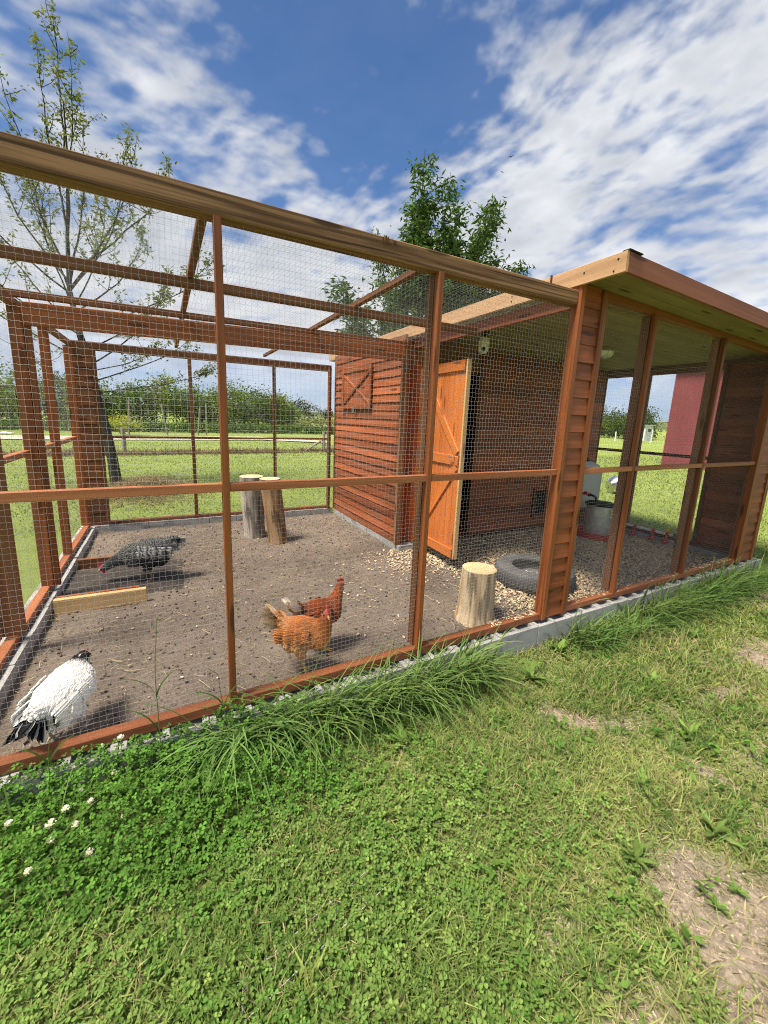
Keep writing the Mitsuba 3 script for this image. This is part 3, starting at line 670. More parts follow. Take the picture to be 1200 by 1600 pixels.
# ------------------------------------------------------------------ loose matter on the pen floor
def scatter_bits(N, pos, size, col, flat=.25, sub=0):
    v0, f0 = icos((0, 0, 0), 1, sub); n = len(v0)
    V = v0[None]*R0.uniform(.55, 1.25, (N, n, 1))*(size[:, None, None])*np.array([1, 1, flat])
    a = R0.uniform(0, 2*PI, N); c, s_ = np.cos(a)[:, None], np.sin(a)[:, None]; st_ = R0.uniform(.6, 1.7, (N, 1))
    x = V[..., 0]*st_; V = np.stack([x*c-V[..., 1]*s_, x*s_+V[..., 1]*c, V[..., 2]], -1)+pos[:, None]
    Fc = (f0[None]+(np.arange(N)*n)[:, None, None]).reshape(-1, 3)
    return V.reshape(-1, 3), Fc, np.repeat(col, n, 0)
N = 9500
x, y = R0.uniform(-.86, 2.6, N), R0.uniform(2.08, 6.15, N)
sz = .003+.0100*R0.random(N)**6; z = soil_z(x, y)+.001
b = R0.uniform(.75, 1.35, (N, 1)); col = np.array([.150, .121, .099])*b
k = put('soil_clods', M().add(*scatter_bits(N, np.c_[x, y, z], sz, np.zeros((N, 3)), .75)[:2], None, np.repeat(col, 12, 0)), 'm_vc', color=True)
tag(k, 'crumbs of dry brown earth over the pen floor', 'earth', kind='stuff')
N = 380
x, y = R0.uniform(-.8, 2.6, N), R0.uniform(2.08, 6.0, N); sz = .003+.009*R0.random(N)**4
col = np.array([.55, .47, .35])*R0.uniform(.6, 1.4, (N, 1))
k = put('pale_pebbles', M().add(*scatter_bits(N, np.c_[x, y, soil_z(x, y)+.006], sz, col, .5)[:2], None, np.repeat(col, 12, 0)), 'm_vc', color=True)
tag(k, 'pale stones and crumbs scattered over the pen floor', 'pebbles', kind='stuff')
def strands(N, x, y, z, L0, L1, r, col, bend=.5):
    m = M(); a = R0.uniform(0, 2*PI, N); L = R0.uniform(L0, L1, N); bd = R0.normal(0, bend, N); ti = R0.normal(0, .10, N)
    t = np.linspace(-.5, .5, 4); ang = a[:, None]+bd[:, None]*t
    dx = np.cumsum(np.cos(ang)*L[:, None]/3, 1); dy_ = np.cumsum(np.sin(ang)*L[:, None]/3, 1)
    c = np.stack([x[:, None]+dx-dx.mean(1, keepdims=True), y[:, None]+dy_-dy_.mean(1, keepdims=True), z[:, None]+t*L[:, None]*ti[:, None]], -1)
    sd = np.stack([-np.sin(ang), np.cos(ang), ang*0], -1); u_ = np.array([0, 0, 1.])
    V = np.stack([c+sd*r, c-sd*r*.5+u_*r*.87, c-sd*r*.5-u_*r*.87], 2).reshape(-1, 3)
    bb = (np.arange(N)[:, None]*4+np.arange(3)[None])[..., None]*3; i = np.arange(3); j = (i+1) % 3
    return m.add(V, np.stack([bb+i, bb+j, bb+3+j, bb+3+i], -1).reshape(-1, 4), None, np.repeat(col, 12, 0))
N = 950
x, y = R0.uniform(-.85, 2.6, N), 2.09+4*R0.random(N)**1.3
col = np.array([.44, .36, .22])*R0.uniform(.5, 1.4, (N, 1))
k = put('straw_bits', strands(N, x, y, soil_z(x, y)+.008, .03, .12, .0012, col, .9), 'm_vc', color=True)
tag(k, 'bits of dry straw lying over the pen floor', 'straw', kind='stuff')
# wood chips: thick on the porch floor, thinning out over the soil
N = 34000
x, y = R0.uniform(1.35, 6.33, N), R0.uniform(2.08, 4.15, N)
q = np.stack([x, y, x*0], -1)
dens = np.clip((x-2.35)/.65 + 1.0*(fb(q, 2.5, 3, 7)), 0.02, 1); dens = np.where(x < 2.9, dens*np.clip(.20+(x-1.3)*.33, 0, 1)+.6*np.exp(-((x-2.55)/.38)**2-((y-3.75)/.34)**2), dens)
kp = R0.random(N) < dens; x, y = x[kp], y[kp]; N = len(x)
a = R0.uniform(0, 2*PI, N); L = R0.uniform(.009, .028, N); Wd = L*R0.uniform(.35, .7, N); hh_ = R0.uniform(.0015, .004, N)
ti = R0.normal(0, .35, (N, 2)); bx = trimesh.creation.box(extents=(1, 1, 1)); V = bx.vertices[None]*np.stack([L, Wd, hh_], -1)[:, None]
c, s_ = np.cos(a)[:, None], np.sin(a)[:, None]
zz = V[..., 2]+V[..., 0]*ti[:, :1]+V[..., 1]*ti[:, 1:]
zb = soil_z(x, y)+.004+.020*R0.random(N)*np.clip((x-2.3), 0, 1)
V = np.stack([V[..., 0]*c-V[..., 1]*s_+x[:, None], V[..., 0]*s_+V[..., 1]*c+y[:, None], zz+zb[:, None]], -1)
col = np.array([.60, .48, .325])*R0.uniform(.55, 1.30, (N, 1))
k = put('wood_chips', M().add(V.reshape(-1, 3), (bx.faces[None]+(np.arange(N)*8)[:, None, None]).reshape(-1, 3), None, np.repeat(col, 8, 0)), 'm_vc', color=True)
tag(k, 'pale wood chips strewn over the porch floor', 'wood chips', kind='stuff')
m = M(); rg = np.random.default_rng(5)
for i in range(160):
    xx = rg.choice([rg.uniform(2.95, 5.9), rg.uniform(4.8, 5.9), rg.uniform(2.1, 2.6)]); p = np.array([xx, rg.uniform(1.985, 2.05), .170]); a = rg.uniform(0, PI); q = np.array([math.cos(a), math.sin(a), rg.normal()*.2])*rg.uniform(.006, .013)
    m.beam(p-q, p+q, .009, .0025, bev=.0004)
v, f, u, c = m.get()
k = put('rail_chips', M().add(v, f, None, (.62, .50, .34)), 'm_vc', color=True)
tag(k, 'pale wood chips lying along the front bottom rail', 'wood chips', kind='stuff')

# ------------------------------------------------------------------ hens
import manifold3d as m3
def hull_chain(bones):
    tot = None
    for (a, ra), (b, rb) in bones:
        h_ = m3.Manifold.batch_hull([m3.Manifold.sphere(ra, 20).translate(tuple(a)), m3.Manifold.sphere(rb, 20).translate(tuple(b))])
        tot = h_ if tot is None else tot+h_
    me = tot.refine_to_length(.014).to_mesh()
    t = trimesh.Trimesh(me.vert_properties[:, :3], me.tri_verts, process=True)
    trimesh.smoothing.filter_taubin(t, iterations=22)
    return t
def feathers(p, n, t, L, W, colf, lift=.12, bars=0):
    """one small curved feather at each point p, lying along t, its tip lifted along n"""
    N = len(p); s_ = np.cross(n, t); tt = np.array([0, .30, .62, .86, 1.0]); wd = np.array([.35, .95, 1.0, .62, 0])
    rows, cols = [], []
    for ti_, w_ in zip(tt, wd):
        c = p+t*(L*ti_)[:, None]+n*(.002+L*lift*ti_*(1.15-.5*ti_))[:, None]
        cc = colf(ti_)
        if w_ > 0:
            dr_ = n*(W*.22)[:, None]
            rows += [c+s_*(W*.5*w_)[:, None]-dr_, c+n*(W*.06)[:, None], c-s_*(W*.5*w_)[:, None]-dr_]; cols += [cc*.88, cc, cc*.88]
        else: rows += [c]; cols += [cc]
    V = np.stack(rows, 1); Cc = np.stack(cols, 1); n_ = V.shape[1]; f = []
    for i in range(3):
        a = i*3
        for d in (0, 1): f += [[a+d, a+d+1, a+d+4], [a+d, a+d+4, a+d+3]]
    f += [[9, 10, 12], [10, 11, 12]]
    F_ = (np.array(f)[None]+(np.arange(N)*n_)[:, None, None]).reshape(-1, 3)
    return V.reshape(-1, 3), F_, np.clip(Cc.reshape(-1, 3), 0, 1)
def make_hen(label, pos, heading, sc, kind, pose, seed):
    rg = np.random.default_rng(seed); k = thing('hen', label, 'hen', None)
    ch, sh = math.cos(heading), math.sin(heading)
    def W_(v):
        v = np.asarray(v, float)*sc*np.array([1, 1.18 if kind == 'white' else 1.0, 1.14 if kind in ('buff', 'red') else 1.0]); return np.stack([v[:, 0]*ch-v[:, 1]*sh+pos[0], v[:, 0]*sh+v[:, 1]*ch+pos[1], v[:, 2]+pos[2]], -1)
    V3 = np.array
    rump, mid, br = V3([-.120, 0, .255]), V3([-.02, 0, .225]), V3([.085, 0, .225])
    if pose == 'stand': nb_, nm, hd = V3([.120, 0, .285]), V3([.150, .0, .345]), V3([.165, 0, .392]); bk = V3([1, 0, -.12])
    elif pose == 'turn': nb_, nm, hd = V3([.120, -.01, .280]), V3([.140, -.020, .325]), V3([.145, -.030, .360]); bk = V3([.45, -.85, -.15])
    elif pose == 'peck': rump = V3([-.125, 0, .270]); br = V3([.085, 0, .205]); nb_, nm, hd = V3([.140, 0, .195]), V3([.215, 0, .160]), V3([.268, 0, .130]); bk = V3([.85, 0, -.5])
    else: rump = V3([-.125, 0, .235]); br = V3([.080, 0, .250]); nb_, nm, hd = V3([.105, 0, .285]), V3([.140, 0, .305]), V3([.172, 0, .318]); bk = V3([.85, .10, -.62])
    bk = bk/np.linalg.norm(bk); dz = .040 if kind in ('buff', 'red') else .0; up_ = np.array([0, 0, dz])
    rump, mid, br, nb_, nm, hd = (q+up_ for q in (rump, mid, br, nb_, nm, hd))
    bones = [((rump, .052), (mid, .092)), ((mid, .092), (br, .080)), ((br, .080), (nb_, .052)), ((nb_, .052), (nm, .034)), ((nm, .034), (hd, .027)), ((rump, .052), (rump+V3([-.04, 0, .03]), .030)), ((mid+V3([-.05, 0, -.03]), .085), (mid, .085))]
    hip = mid+V3([-.015, 0, -.03])
    for s_ in (1, -1):
        bones.append(((hip+V3([0, .045*s_, 0]), .052), (V3([-.005, .050*s_, .125+dz]), .021)))
    body = hull_chain(bones)
    pts, fi = trimesh.sample.sample_surface(body, 3600, seed=seed)
    nn = body.face_normals[fi]
    ax = (nb_-hd); ax = ax/np.linalg.norm(ax)
    dn_ = np.linalg.norm(pts-hd, axis=1); neck = np.clip((.13-np.minimum(dn_, np.linalg.norm(pts-nm, axis=1)+.02))/.06, 0, 1)
    flow = np.array([-1, 0, -.30])[None]*(1-neck[:, None])+ax[None]*neck[:, None]
    fluff = (pts[:, 2] < .20+dz) & (pts[:, 0] < .05); flow[fluff] = np.array([-.55, 0, -.85])
    breast = (pts[:, 0] > .06) & (neck < .3); flow[breast] = np.array([-.55, 0, -.85])
    flow = flow+rg.normal(0, .12, flow.shape)
    t = flow-nn*(flow*nn).sum(1, keepdims=True); t /= np.linalg.norm(t, axis=1, keepdims=True)+1e-9
    ok = (dn_ > .030) & (pts[:, 2] > .125+dz)
    pts, nn, t, neck, fluff, dn_ = pts[ok], nn[ok], t[ok], neck[ok], fluff[ok], dn_[ok]
    L = (.034*(1-neck)+.024*neck)*rg.uniform(.75, 1.2, len(pts)); L[fluff] *= 1.15
    Wd = L*np.where(neck > .5, .34, .55)
    jit = rg.uniform(.72, 1.22, (len(pts), 1))
    def lerp(a, b, w): return np.array(a)*(1-w)+np.array(b)*w
    nk = neck[:, None]; back = sm(.20+dz, .30+dz, pts[:, 2])[:, None]; fl_ = fluff[:, None].astype(float); rear = sm(-.02, -.12, pts[:, 0])[:, None]
    if kind == 'buff':
        bc = lerp((.50, .200, .060), (.36, .112, .026), nk); bc = lerp(bc, (.40, .128, .032), back*(1-nk)*.8); bc = lerp(bc, (.62, .34, .14), fl_*.6); bc = lerp(bc, (.56, .36, .19), rear*back*.35)
        colf = lambda ti_: bc*jit*(1.15 if ti_ > .8 else .92)
    elif kind == 'red':
        bc = lerp((.24, .060, .018), (.30, .075, .020), nk); bc = lerp(bc, (.17, .042, .014), back*(1-nk)*.6); bc = lerp(bc, (.30, .12, .05), fl_*.5)
        colf = lambda ti_: bc*jit*(1.15 if ti_ > .8 else .9)
    elif kind == 'barred':
        dk_, lt_ = np.array([.012, .012, .014]), np.array([.50, .50, .49])
        ph = rg.integers(0, 2, (len(pts), 1))
        grey = np.clip(nk*.9, 0, 1)
        def colf(ti_):
            i = [0, .30, .62, .86, 1.0].index(ti_); w = ((i+ph) % 2)*.95
            w = np.where(fluff[:, None], w*.18, w); w = w*.45
            return (dk_*(1-w)+lt_*w)*(1-grey)+np.array([.10, .10, .105])*(.5+w)*grey
    else:
        dark = np.clip((.072-dn_)/.025, 0, 1)[:, None]*(rg.random((len(pts), 1)) < .93)
        w = lerp((.86, .84, .81), (.012, .012, .014), dark)
        colf = lambda ti_: w*(.92+.08*jit)
    me = np.median(colf(.62), axis=0)
    bcol = {'buff': (.40, .150, .045), 'red': (.18, .045, .014), 'barred': (.03, .03, .032), 'white': (.78, .76, .73)}[kind]
    vb = body.vertices; bc_v = np.repeat(np.array(bcol)[None], len(vb), 0)
    dh = np.linalg.norm(vb-hd, axis=1)
    if kind == 'white': bc_v[dh < .058] = (.014, .014, .016)
    if kind == 'barred': bc_v[dh < .05] = (.10, .10, .10)
    face = (dh < .040) & (((vb-hd)@bk) > .006); bc_v[face] = np.array((.42, .075, .055)) if kind != 'white' else np.array((.25, .05, .04))
    put(k+'__body', M().add(W_(vb), body.faces, None, bc_v), 'm_vc', smooth=True, color=True)
    fv, ff, fc = feathers(pts, nn, t, L, Wd, colf, .05)
    pl = put(k+'__plumage', M().add(W_(fv), ff, None, fc), 'm_vc', color=True, kind='stuff')
    # wings: rows of longer overlapping feathers on a flattened shoulder
    for s_ in (1, -1):
        m = M()
        for row, (x0, z0_, n_, L_, W2) in enumerate(((-.085, .215, 9, .105, .026), (-.035, .225, 10, .085, .026), (.010, .235, 10, .062, .026), (.045, .245, 9, .045, .024))):
            u_ = np.linspace(0, 1, n_)
            p = np.stack([x0+.05*u_*0+rg.normal(0, .004, n_), u_*0, z0_-.030+u_*.075], -1)
            p[:, 1] = s_*(.098-.030*np.clip((p[:, 2]-.225)/.08, 0, 1)**2-.012*np.clip((.225-p[:, 2])/.05, 0, 1)-.055*np.clip((-.03-p[:, 0])/.12, 0, 1)**1.3+row*.003)
            n_v = np.stack([u_*0, u_*0+s_, (u_-.3)*.8], -1); n_v /= np.linalg.norm(n_v, axis=1, keepdims=True)
            fl2 = np.array([-1, -.13*s_, .02])[None]+np.stack([u_*0, u_*0, .10-.16*u_], -1); t2 = fl2-n_v*(fl2*n_v).sum(1, keepdims=True); t2 /= np.linalg.norm(t2, axis=1, keepdims=True)
            jj = rg.uniform(.75, 1.2, (n_, 1))
            if kind == 'buff': cf = lambda ti_: np.array([.44, .150, .036])*jj*(1.35 if ti_ > .8 else .85)
            elif kind == 'red': cf = lambda ti_: (np.array([.17, .040, .013])*jj if row else np.where((u_ < .35)[:, None], np.array([.62, .44, .28]), np.array([.17, .040, .013])*jj))*(1.3 if ti_ > .8 else .9)
            elif kind == 'barred': cf = lambda ti_: np.repeat(np.array([[.40, .40, .40]]) if [0, .3, .62, .86, 1.].index(ti_) % 2 else np.array([[.015, .015, .017]]), n_, 0)*jj
            else: cf = lambda ti_: np.array([.84, .83, .80])*(.95+.05*jj) if row or ti_ < .7 else np.where((u_ < .3)[:, None], np.array([.05, .05, .05]), np.array([.84, .83, .80]))
            p = p+up_
            fv, ff, fc = feathers(p, n_v, t2, np.full(n_, L_), np.full(n_, W2), cf, lift=.03)
            m.add(W_(fv), ff, None, fc)
        put(k+'__wing', m, 'm_vc', color=True)
    # tail fan
    m = M(); n_ = 16; u_ = np.linspace(-1, 1, n_)
    low = {'peck': .15, 'stand': 1.25, 'turn': 1.05, 'away': -.25}[pose]
    for lay in (0, 1):
        base = rump+np.array([-.035, 0, .030-.018*lay])
        p = base[None]+np.stack([u_*0-.004*np.abs(u_), u_*.022, -.018*np.abs(u_)], -1)
        d = np.stack([-np.ones(n_), u_*.50, low-.55*np.abs(u_)-.25*lay], -1); d /= np.linalg.norm(d, axis=1, keepdims=True)
        n_v = np.cross(d, np.array([0, 1, 0])[None]); n_v += np.stack([u_*0, u_*1.4, u_*0], -1); n_v -= d*(n_v*d).sum(1, keepdims=True); n_v /= np.linalg.norm(n_v, axis=1, keepdims=True)
        jj = rg.uniform(.8, 1.15, (n_, 1))
        if kind == 'buff': cf = lambda ti_: (np.array([.64, .47, .30]) if ti_ > .5 else np.array([.42, .20, .08]))*jj
        elif kind == 'red': cf = lambda ti_: np.array([.78, .71, .62])*jj if lay == 0 else np.array([.55, .36, .22])*jj
        elif kind == 'barred': cf = lambda ti_: np.repeat(np.array([[.34, .34, .34]]) if [0, .3, .62, .86, 1.].index(ti_) % 2 else np.array([[.012, .012, .014]]), n_, 0)*jj
        else: cf = lambda ti_: np.where((np.arange(n_) % 3 == 0)[:, None] & (ti_ < .9), np.array([.62, .62, .61]), np.array([.012, .013, .015])*np.ones((n_, 1)))
        Lt = {'peck': .115, 'stand': .150, 'turn': .150, 'away': .125}[pose]*(1-.25*lay)
        fv, ff, fc = feathers(p, n_v, d, Lt*rg.uniform(.85, 1.08, n_), np.full(n_, .044 if kind != 'white' else .026), cf, lift=.05); m.add(W_(fv), ff, None, fc)
        p2 = np.repeat(p, 2, 0)+rg.normal(0, .010, (2*n_, 3))+np.array([.012, 0, .008]); d2 = np.repeat(d, 2, 0)+rg.normal(0, .15, (2*n_, 3)); d2 /= np.linalg.norm(d2, axis=1, keepdims=True); n2 = np.repeat(n_v, 2, 0)
        jj = rg.uniform(.75, 1.2, (2*n_, 1))
        c2 = {'buff': (.46, .22, .085), 'red': (.40, .20, .10), 'barred': (.12, .12, .12), 'white': (.72, .71, .69)}[kind]
        if kind == 'white': c2a = np.where((rg.random((2*n_, 1)) < .55), np.array([c2]), np.array([[.02, .02, .022]]))
        else: c2a = np.array([c2])
        fv, ff, fc = feathers(p2, n2, d2, np.full(2*n_, .062), np.full(2*n_, .020), lambda ti_: c2a*jj*np.ones((2*n_, 1)), lift=.10); m.add(W_(fv), ff, None, fc)
    put(k+'__tail', m, 'm_vc', color=True)
    # head details
    sd = np.cross(np.array([0, 0, 1.]), bk); sd /= np.linalg.norm(sd); uh = np.cross(bk, sd)
    bt = hd+bk*.022; tip = hd+bk*.050-uh*.006
    put(k+'__beak', M().add(*tube([W_([bt])[0], W_([(bt+tip)/2+uh*.002])[0], W_([tip])[0]], [.0105*sc, .0075*sc, .001*sc], 8)), 'm_beak', uv=False, smooth=50)
    from shapely.geometry import Polygon
    cb = [(-.030, .0), (-.034, .014), (-.024, .009), (-.020, .024), (-.012, .013), (-.006, .028), (.002, .014), (.009, .026), (.014, .011), (.022, .016), (.026, .0), (.018, -.008), (-.02, -.006)]
    pm = trimesh.creation.extrude_polygon(Polygon(cb).buffer(.0012), .005, engine='earcut'); pv = pm.vertices
    big = 1.0 if kind != 'white' else .32
    put(k+'__comb', M().add(W_(hd+uh*.023+bk[None]*(pv[:, :1]*big)+uh[None]*(pv[:, 1:2]*big)+sd[None]*(pv[:, 2:]-.0025)), pm.faces), 'm_comb', uv=False)
    for s_ in (1, -1):
        v, f = icos((0, 0, 0), 1, 2); v = v*np.array([.007, .004, .014])
        c = hd+bk*.016-uh*.026+sd*(.008*s_)
        put(k+'__wattle', M().add(W_(c+bk[None]*v[:, :1]+sd[None]*v[:, 1:2]+uh[None]*v[:, 2:]), f), 'm_comb', uv=False, smooth=True)
        v, f = icos(hd+bk*.010+uh*.007+sd*(.0245*s_), .0052, 1)
        put(k+'__eye', M().add(W_(v), f), 'm_glass_black', uv=False, smooth=True)
    # legs
    for q, s_ in enumerate((1, -1)):
        ax_ = -.012+(.030 if q else -.020); ft_ = np.array([ax_+.005, .050*s_, .007])
        m = M().add(*tube(W_([(-.005, .050*s_, .130+dz), (-.016+ax_*.4, .050*s_, .105+dz*.8), (ax_-.004, .050*s_, .050+dz*.3), ft_+np.array([0, 0, .006])]), np.array([.012, .0085, .0065, .0080])*sc, 9))
        for an, ln in ((0, .062), (.62, .050), (-.62, .050), (PI, .028)):
            dd = np.array([math.cos(an), math.sin(an), 0])
            m.add(*tube(W_([ft_+np.array([0, 0, .004]), ft_+dd*ln*.45+np.array([0, 0, .004]), ft_+dd*ln*.85, ft_+dd*ln*1.08+np.array([0, 0, -.004])]), np.array([.0068, .0055, .0042, .001])*sc, 7))
        put(k+'__leg', m, 'm_leg_dark' if kind in ('barred',) else 'm_leg_yellow' if kind != 'white' else 'm_leg_pale', uv=False, smooth=50)
S['m_beak'] = pr((.42, .27, .10), .45, .4)
S['m_comb'] = pr((.50, .045, .040), .5, .4)
S['m_leg_yellow'] = pr((.60, .40, .13), .6, .3)
S['m_leg_dark'] = pr((.22, .18, .11), .6, .3)
S['m_leg_pale'] = pr((.45, .38, .32), .6, .3)
gz = .045
make_hen('ginger hen with cream tail standing in front, its red face turned to the wire', (.715, 2.190, gz), -.55, .97, 'buff', 'turn', 31)
make_hen('dark red hen with white tail held upright behind the ginger hen', (.900, 2.42, gz), .10, .93, 'red', 'stand', 32)
make_hen('black and white barred hen pecking head down in the dust bath', (-.225, 4.20, gz), PI-.10, 1.30, 'barred', 'peck', 33)
make_hen('white hen with black head and black tail at the lower left, facing away', (-.520, 2.235, gz), 1.18, 1.02, 'white', 'away', 34)

# ------------------------------------------------------------------ far things
def leaf_quads(p, size, rg, up=.4, col=(.06, .10, .02), var=.35, aspect=.5, down=0.0):
    """one kinked leaf at each point"""
    N = len(p); d = rg.normal(size=(N, 3)); d[:, 2] = d[:, 2]*.6-down; d /= np.linalg.norm(d, axis=1, keepdims=True)
    n = rg.normal(size=(N, 3)); n[:, 2] = np.abs(n[:, 2])+up; n -= d*(n*d).sum(1, keepdims=True); n /= np.linalg.norm(n, axis=1, keepdims=True)+1e-9
    s_ = np.cross(n, d); L = size*rg.uniform(.7, 1.3, N)[:, None]; W2 = L*aspect*.5
    V = np.stack([p, p+d*L*.45+s_*W2, p+d*L-n*L*.12, p+d*L*.45-s_*W2, p+d*L*.5+n*L*.06], 1)
    f = np.array([[0, 1, 4], [1, 2, 4], [2, 3, 4], [3, 0, 4]])
    F_ = (f[None]+(np.arange(N)*5)[:, None, None]).reshape(-1, 3)
    c = np.array(col)*rg.uniform(1-var, 1+var, (N, 1))*(1+rg.normal(0, .06, (N, 3)))
    return V.reshape(-1, 3), F_, np.clip(np.repeat(c, 5, 0), .002, .9)
def crown_points(c, r, n, rg, clumps=26, spread=.30, shell=.55):
    u_ = rg.normal(size=(clumps, 3)); u_ /= np.linalg.norm(u_, axis=1, keepdims=True)
    cc = u_*(shell+(1-shell)*rg.random((clumps, 1))**.5)*.85
    idx = rg.integers(0, clumps, n); q = cc[idx]+rg.normal(0, spread, (n, 3))*rg.uniform(.5, 1.1, (clumps, 1))[idx]
    return np.array(c)+q*np.array(r), idx
def bush_tree(name, label, x, y, h, rad, col, seed, n=900, leaf=.20, group=None, cat='tree', base=.25, trunk=True):
    rg = np.random.default_rng(seed); k = thing(name, label, cat, group)
    p, idx = crown_points((x, y, h*(.5+base*.5)), (rad, rad, h*(1-base)*.52), n, rg)
    p[:, 2] = np.maximum(p[:, 2], .1*h)
    v, f, c = leaf_quads(p, leaf, rg, .4, col, .3)
    c *= np.repeat(rg.uniform(.75, 1.25, 26)[idx], 5)[:, None]
    put(k+'__crown', M().add(v, f, None, np.clip(c, 0, 1)), 'm_leaf', color=True)
    if trunk:
        t = np.linspace(0, 1, 6); put(k+'__trunk', M().add(*tube(np.c_[x+.15*np.sin(t*2+seed), y+t*0, -.05+t*h*.7], np.linspace(.10, .04, 6)*h/4, 7)), 'm_bark', uv=False, smooth=50)
    return k
hx = [(-19, 44, 3.9), (-16.2, 43, 4.5), (-13.5, 45, 4.2), (-11, 44, 4.6), (-8.6, 46, 4.0), (-6.2, 45, 4.1), (-4.2, 46, 3.3), (-2.0, 45, 4.0), (.2, 45, 4.6), (2.3, 46, 3.9), (4.3, 46, 3.2), (6.0, 45, 4.2), (7.8, 45, 4.3), (9.6, 46, 4.1), (11.2, 46, 3.8), (13.0, 48, 3.0)]
ORD = ('first', 'second', 'third', 'fourth', 'fifth', 'sixth', 'seventh', 'eighth', 'ninth', 'tenth', 'eleventh', 'twelfth', 'thirteenth', 'fourteenth', 'fifteenth', 'last')
for i, (x, y, h) in enumerate(hx):
    bush_tree('field_tree', ('light green', 'darker green', 'yellowish green')[i % 3]+' bushy tree, '+ORD[i]+' from the left in the row across the meadow', x, y, h*1.04, 2.05, ((.150, .225, .045), (.115, .180, .038), (.190, .250, .050))[i % 3], 500+i, 2800, .27, 'trees in the row across the meadow', base=.12)
for i, (x, y, h) in enumerate(((47, 178, 6.5), (52, 180, 8.0), (57, 182, 8.6), (62, 184, 7.0), (72, 190, 5.5))):
    bush_tree('distant_tree', 'small dark tree on the far skyline, '+ORD[i]+' of five left of the hen house', x, y, h, 4.0, (.040, .062, .030), 530+i, 500, .9, 'dark trees on the far skyline', base=.1)
rg = np.random.default_rng(77)
for i in range(14):
    az = math.radians(55.0+i*.52+rg.normal()*.15); d = 66+rg.uniform(0, 30); h = (3.4+rg.uniform(0, 2.0))*d/75*.92
    bush_tree('orchard_tree', 'rounded green tree in the wood beyond the field on the right', d*math.sin(az), d*math.cos(az), h, 2.3, ((.105, .150, .032), (.065, .105, .030), (.135, .170, .050))[i % 3], 560+i, 900, .36, 'trees beyond the field on the right', base=.02)
bush_tree('shrub', 'yellow green shrub at the edge of the far bed', -2.35, 30.5, 1.25, 1.15, (.36, .40, .06), 590, 700, .16, None, 'shrub', base=.15)
# low green crop and rough grass
def mass(name, label, N, x, y, z, size, col, seed, cat, asp=.5):
    rg = np.random.default_rng(seed); v, f, c = leaf_quads(np.c_[x, y, z], size, rg, .5, col, .35, asp)
    k = put(name, M().add(v, f, None, c), 'm_leaf', color=True); tag(k, label, cat, kind='stuff')
N = 9000; x, y = R0.uniform(-14, 17, N), R0.uniform(35, 38.5, N)
mass('crop_row', 'band of low leafy green crop below the row of trees', N, x, y, R0.random(N)*.95*(.75+.5*fb(np.c_[x, y, y*0], .8, 2, 2)), .26, (.075, .135, .030), 3, 'crop')
N = 7000; x, y = R0.uniform(10, 60, N), R0.uniform(38, 100, N)
mass('rough_meadow', 'rough olive brown meadow plants behind the braced post', N, x, y, R0.random(N)*1.1, .55, (.110, .115, .045), 4, 'meadow', .25)
k = numbered('gravel_path')
pp = np.array([(-24, 29.5), (-3.2, 28.2), (6.1, 29.2), (9.5, 24.5), (9.0, 23.4), (5.6, 25.8), (-3.4, 25.2), (-24, 25.4)])
scene[k] = mikit.ply((np.c_[pp, np.full(8, .06)], np.array([[0, 1, 6], [0, 6, 7], [1, 2, 5], [1, 5, 6], [2, 3, 4], [2, 4, 5]])), 'm_gravel'); tag(k, 'pale bare strip of gravel in front of the far bed', 'path', kind='structure')
S['m_gravel'] = pr(mikit.proc(lambda p, n, uv: mix((.24, .215, .18), (.50, .46, .40), fbm(p.x*1.1, p.y*1.1, 0, 4))), .95, .1)
rgp = [(-2.0, 30.6, 2.3, .06), (.05, 31.0, 2.1, -.14), (2.25, 31.4, 2.0, .10), (2.75, 31.5, 2.3, .03)]
for i, (x, y, h, le) in enumerate(rgp):
    k = put('wooden_stake', M().add(*tube([(x-le, y, 0), (x, y, h*.5), (x+le, y, h)], [.055, .05, .045], 7)), 'm_log_grey', uv=False, smooth=50)
    tag(k, 'tall pale stake before the row of trees, '+ORD[i]+' of four from the left', 'stake', 'pale stakes before the trees')
def fpost(x, y, h, label, brace=None):
    k = thing('fence_post', label, 'fence post')
    put(k+'__upright', M().add(*tube([(x, y, -.1), (x+.01, y, h*.5), (x-.01, y, h)], [.08, .075, .07], 9)), 'm_log_grey', uv=False, smooth=50)
    if brace: put(k+'__brace', M().add(*tube([(x-.04, y, h*.62), (x+brace, y, .02)], [.05, .05], 8)), 'm_log_grey', uv=False, smooth=50)
fpost(-1.45, 18.5, .95, 'short grey fence post near the leaning young tree')
fpost(6.72, 17.9, .95, 'grey fence post with a diagonal brace beside the clapboard wall', -.95)
fpost(6.98, 18.0, 1.0, 'grey fence post just right of the braced post')
for i, (x, y, h) in enumerate(((49.0, 25.6, 1.5), (47.2, 28.6, 1.1))):
    k = put('marker_post', M().add(*tube([(x, y, -.1), (x, y, h)], .07, 8)), 'm_white', uv=False); tag(k, ('taller', 'shorter')[i]+' thin white post out in the field on the right', 'post')
hs = thing('farm_shed', 'tiny pale grey shed among the far trees on the right', 'shed')
a = math.radians(61.4); cx_, cy_ = 64*math.sin(a), 64*math.cos(a)
put(hs+'__wall', M().tm(trimesh.creation.box(extents=(1.7, 1.7, 1.95), transform=trimesh.transformations.translation_matrix((cx_, cy_, .95)))), 'm_white', uv=False)
put(hs+'__roof', M().tm(trimesh.creation.box(extents=(2.1, 2.1, .12), transform=trimesh.transformations.translation_matrix((cx_, cy_, 1.98)))), 'm_galv', uv=False)
put(hs+'__window', M().tm(trimesh.creation.box(extents=(.7, 1.74, .4), transform=trimesh.transformations.translation_matrix((cx_+.1, cy_, 1.35)))), 'm_glass_black', uv=False)

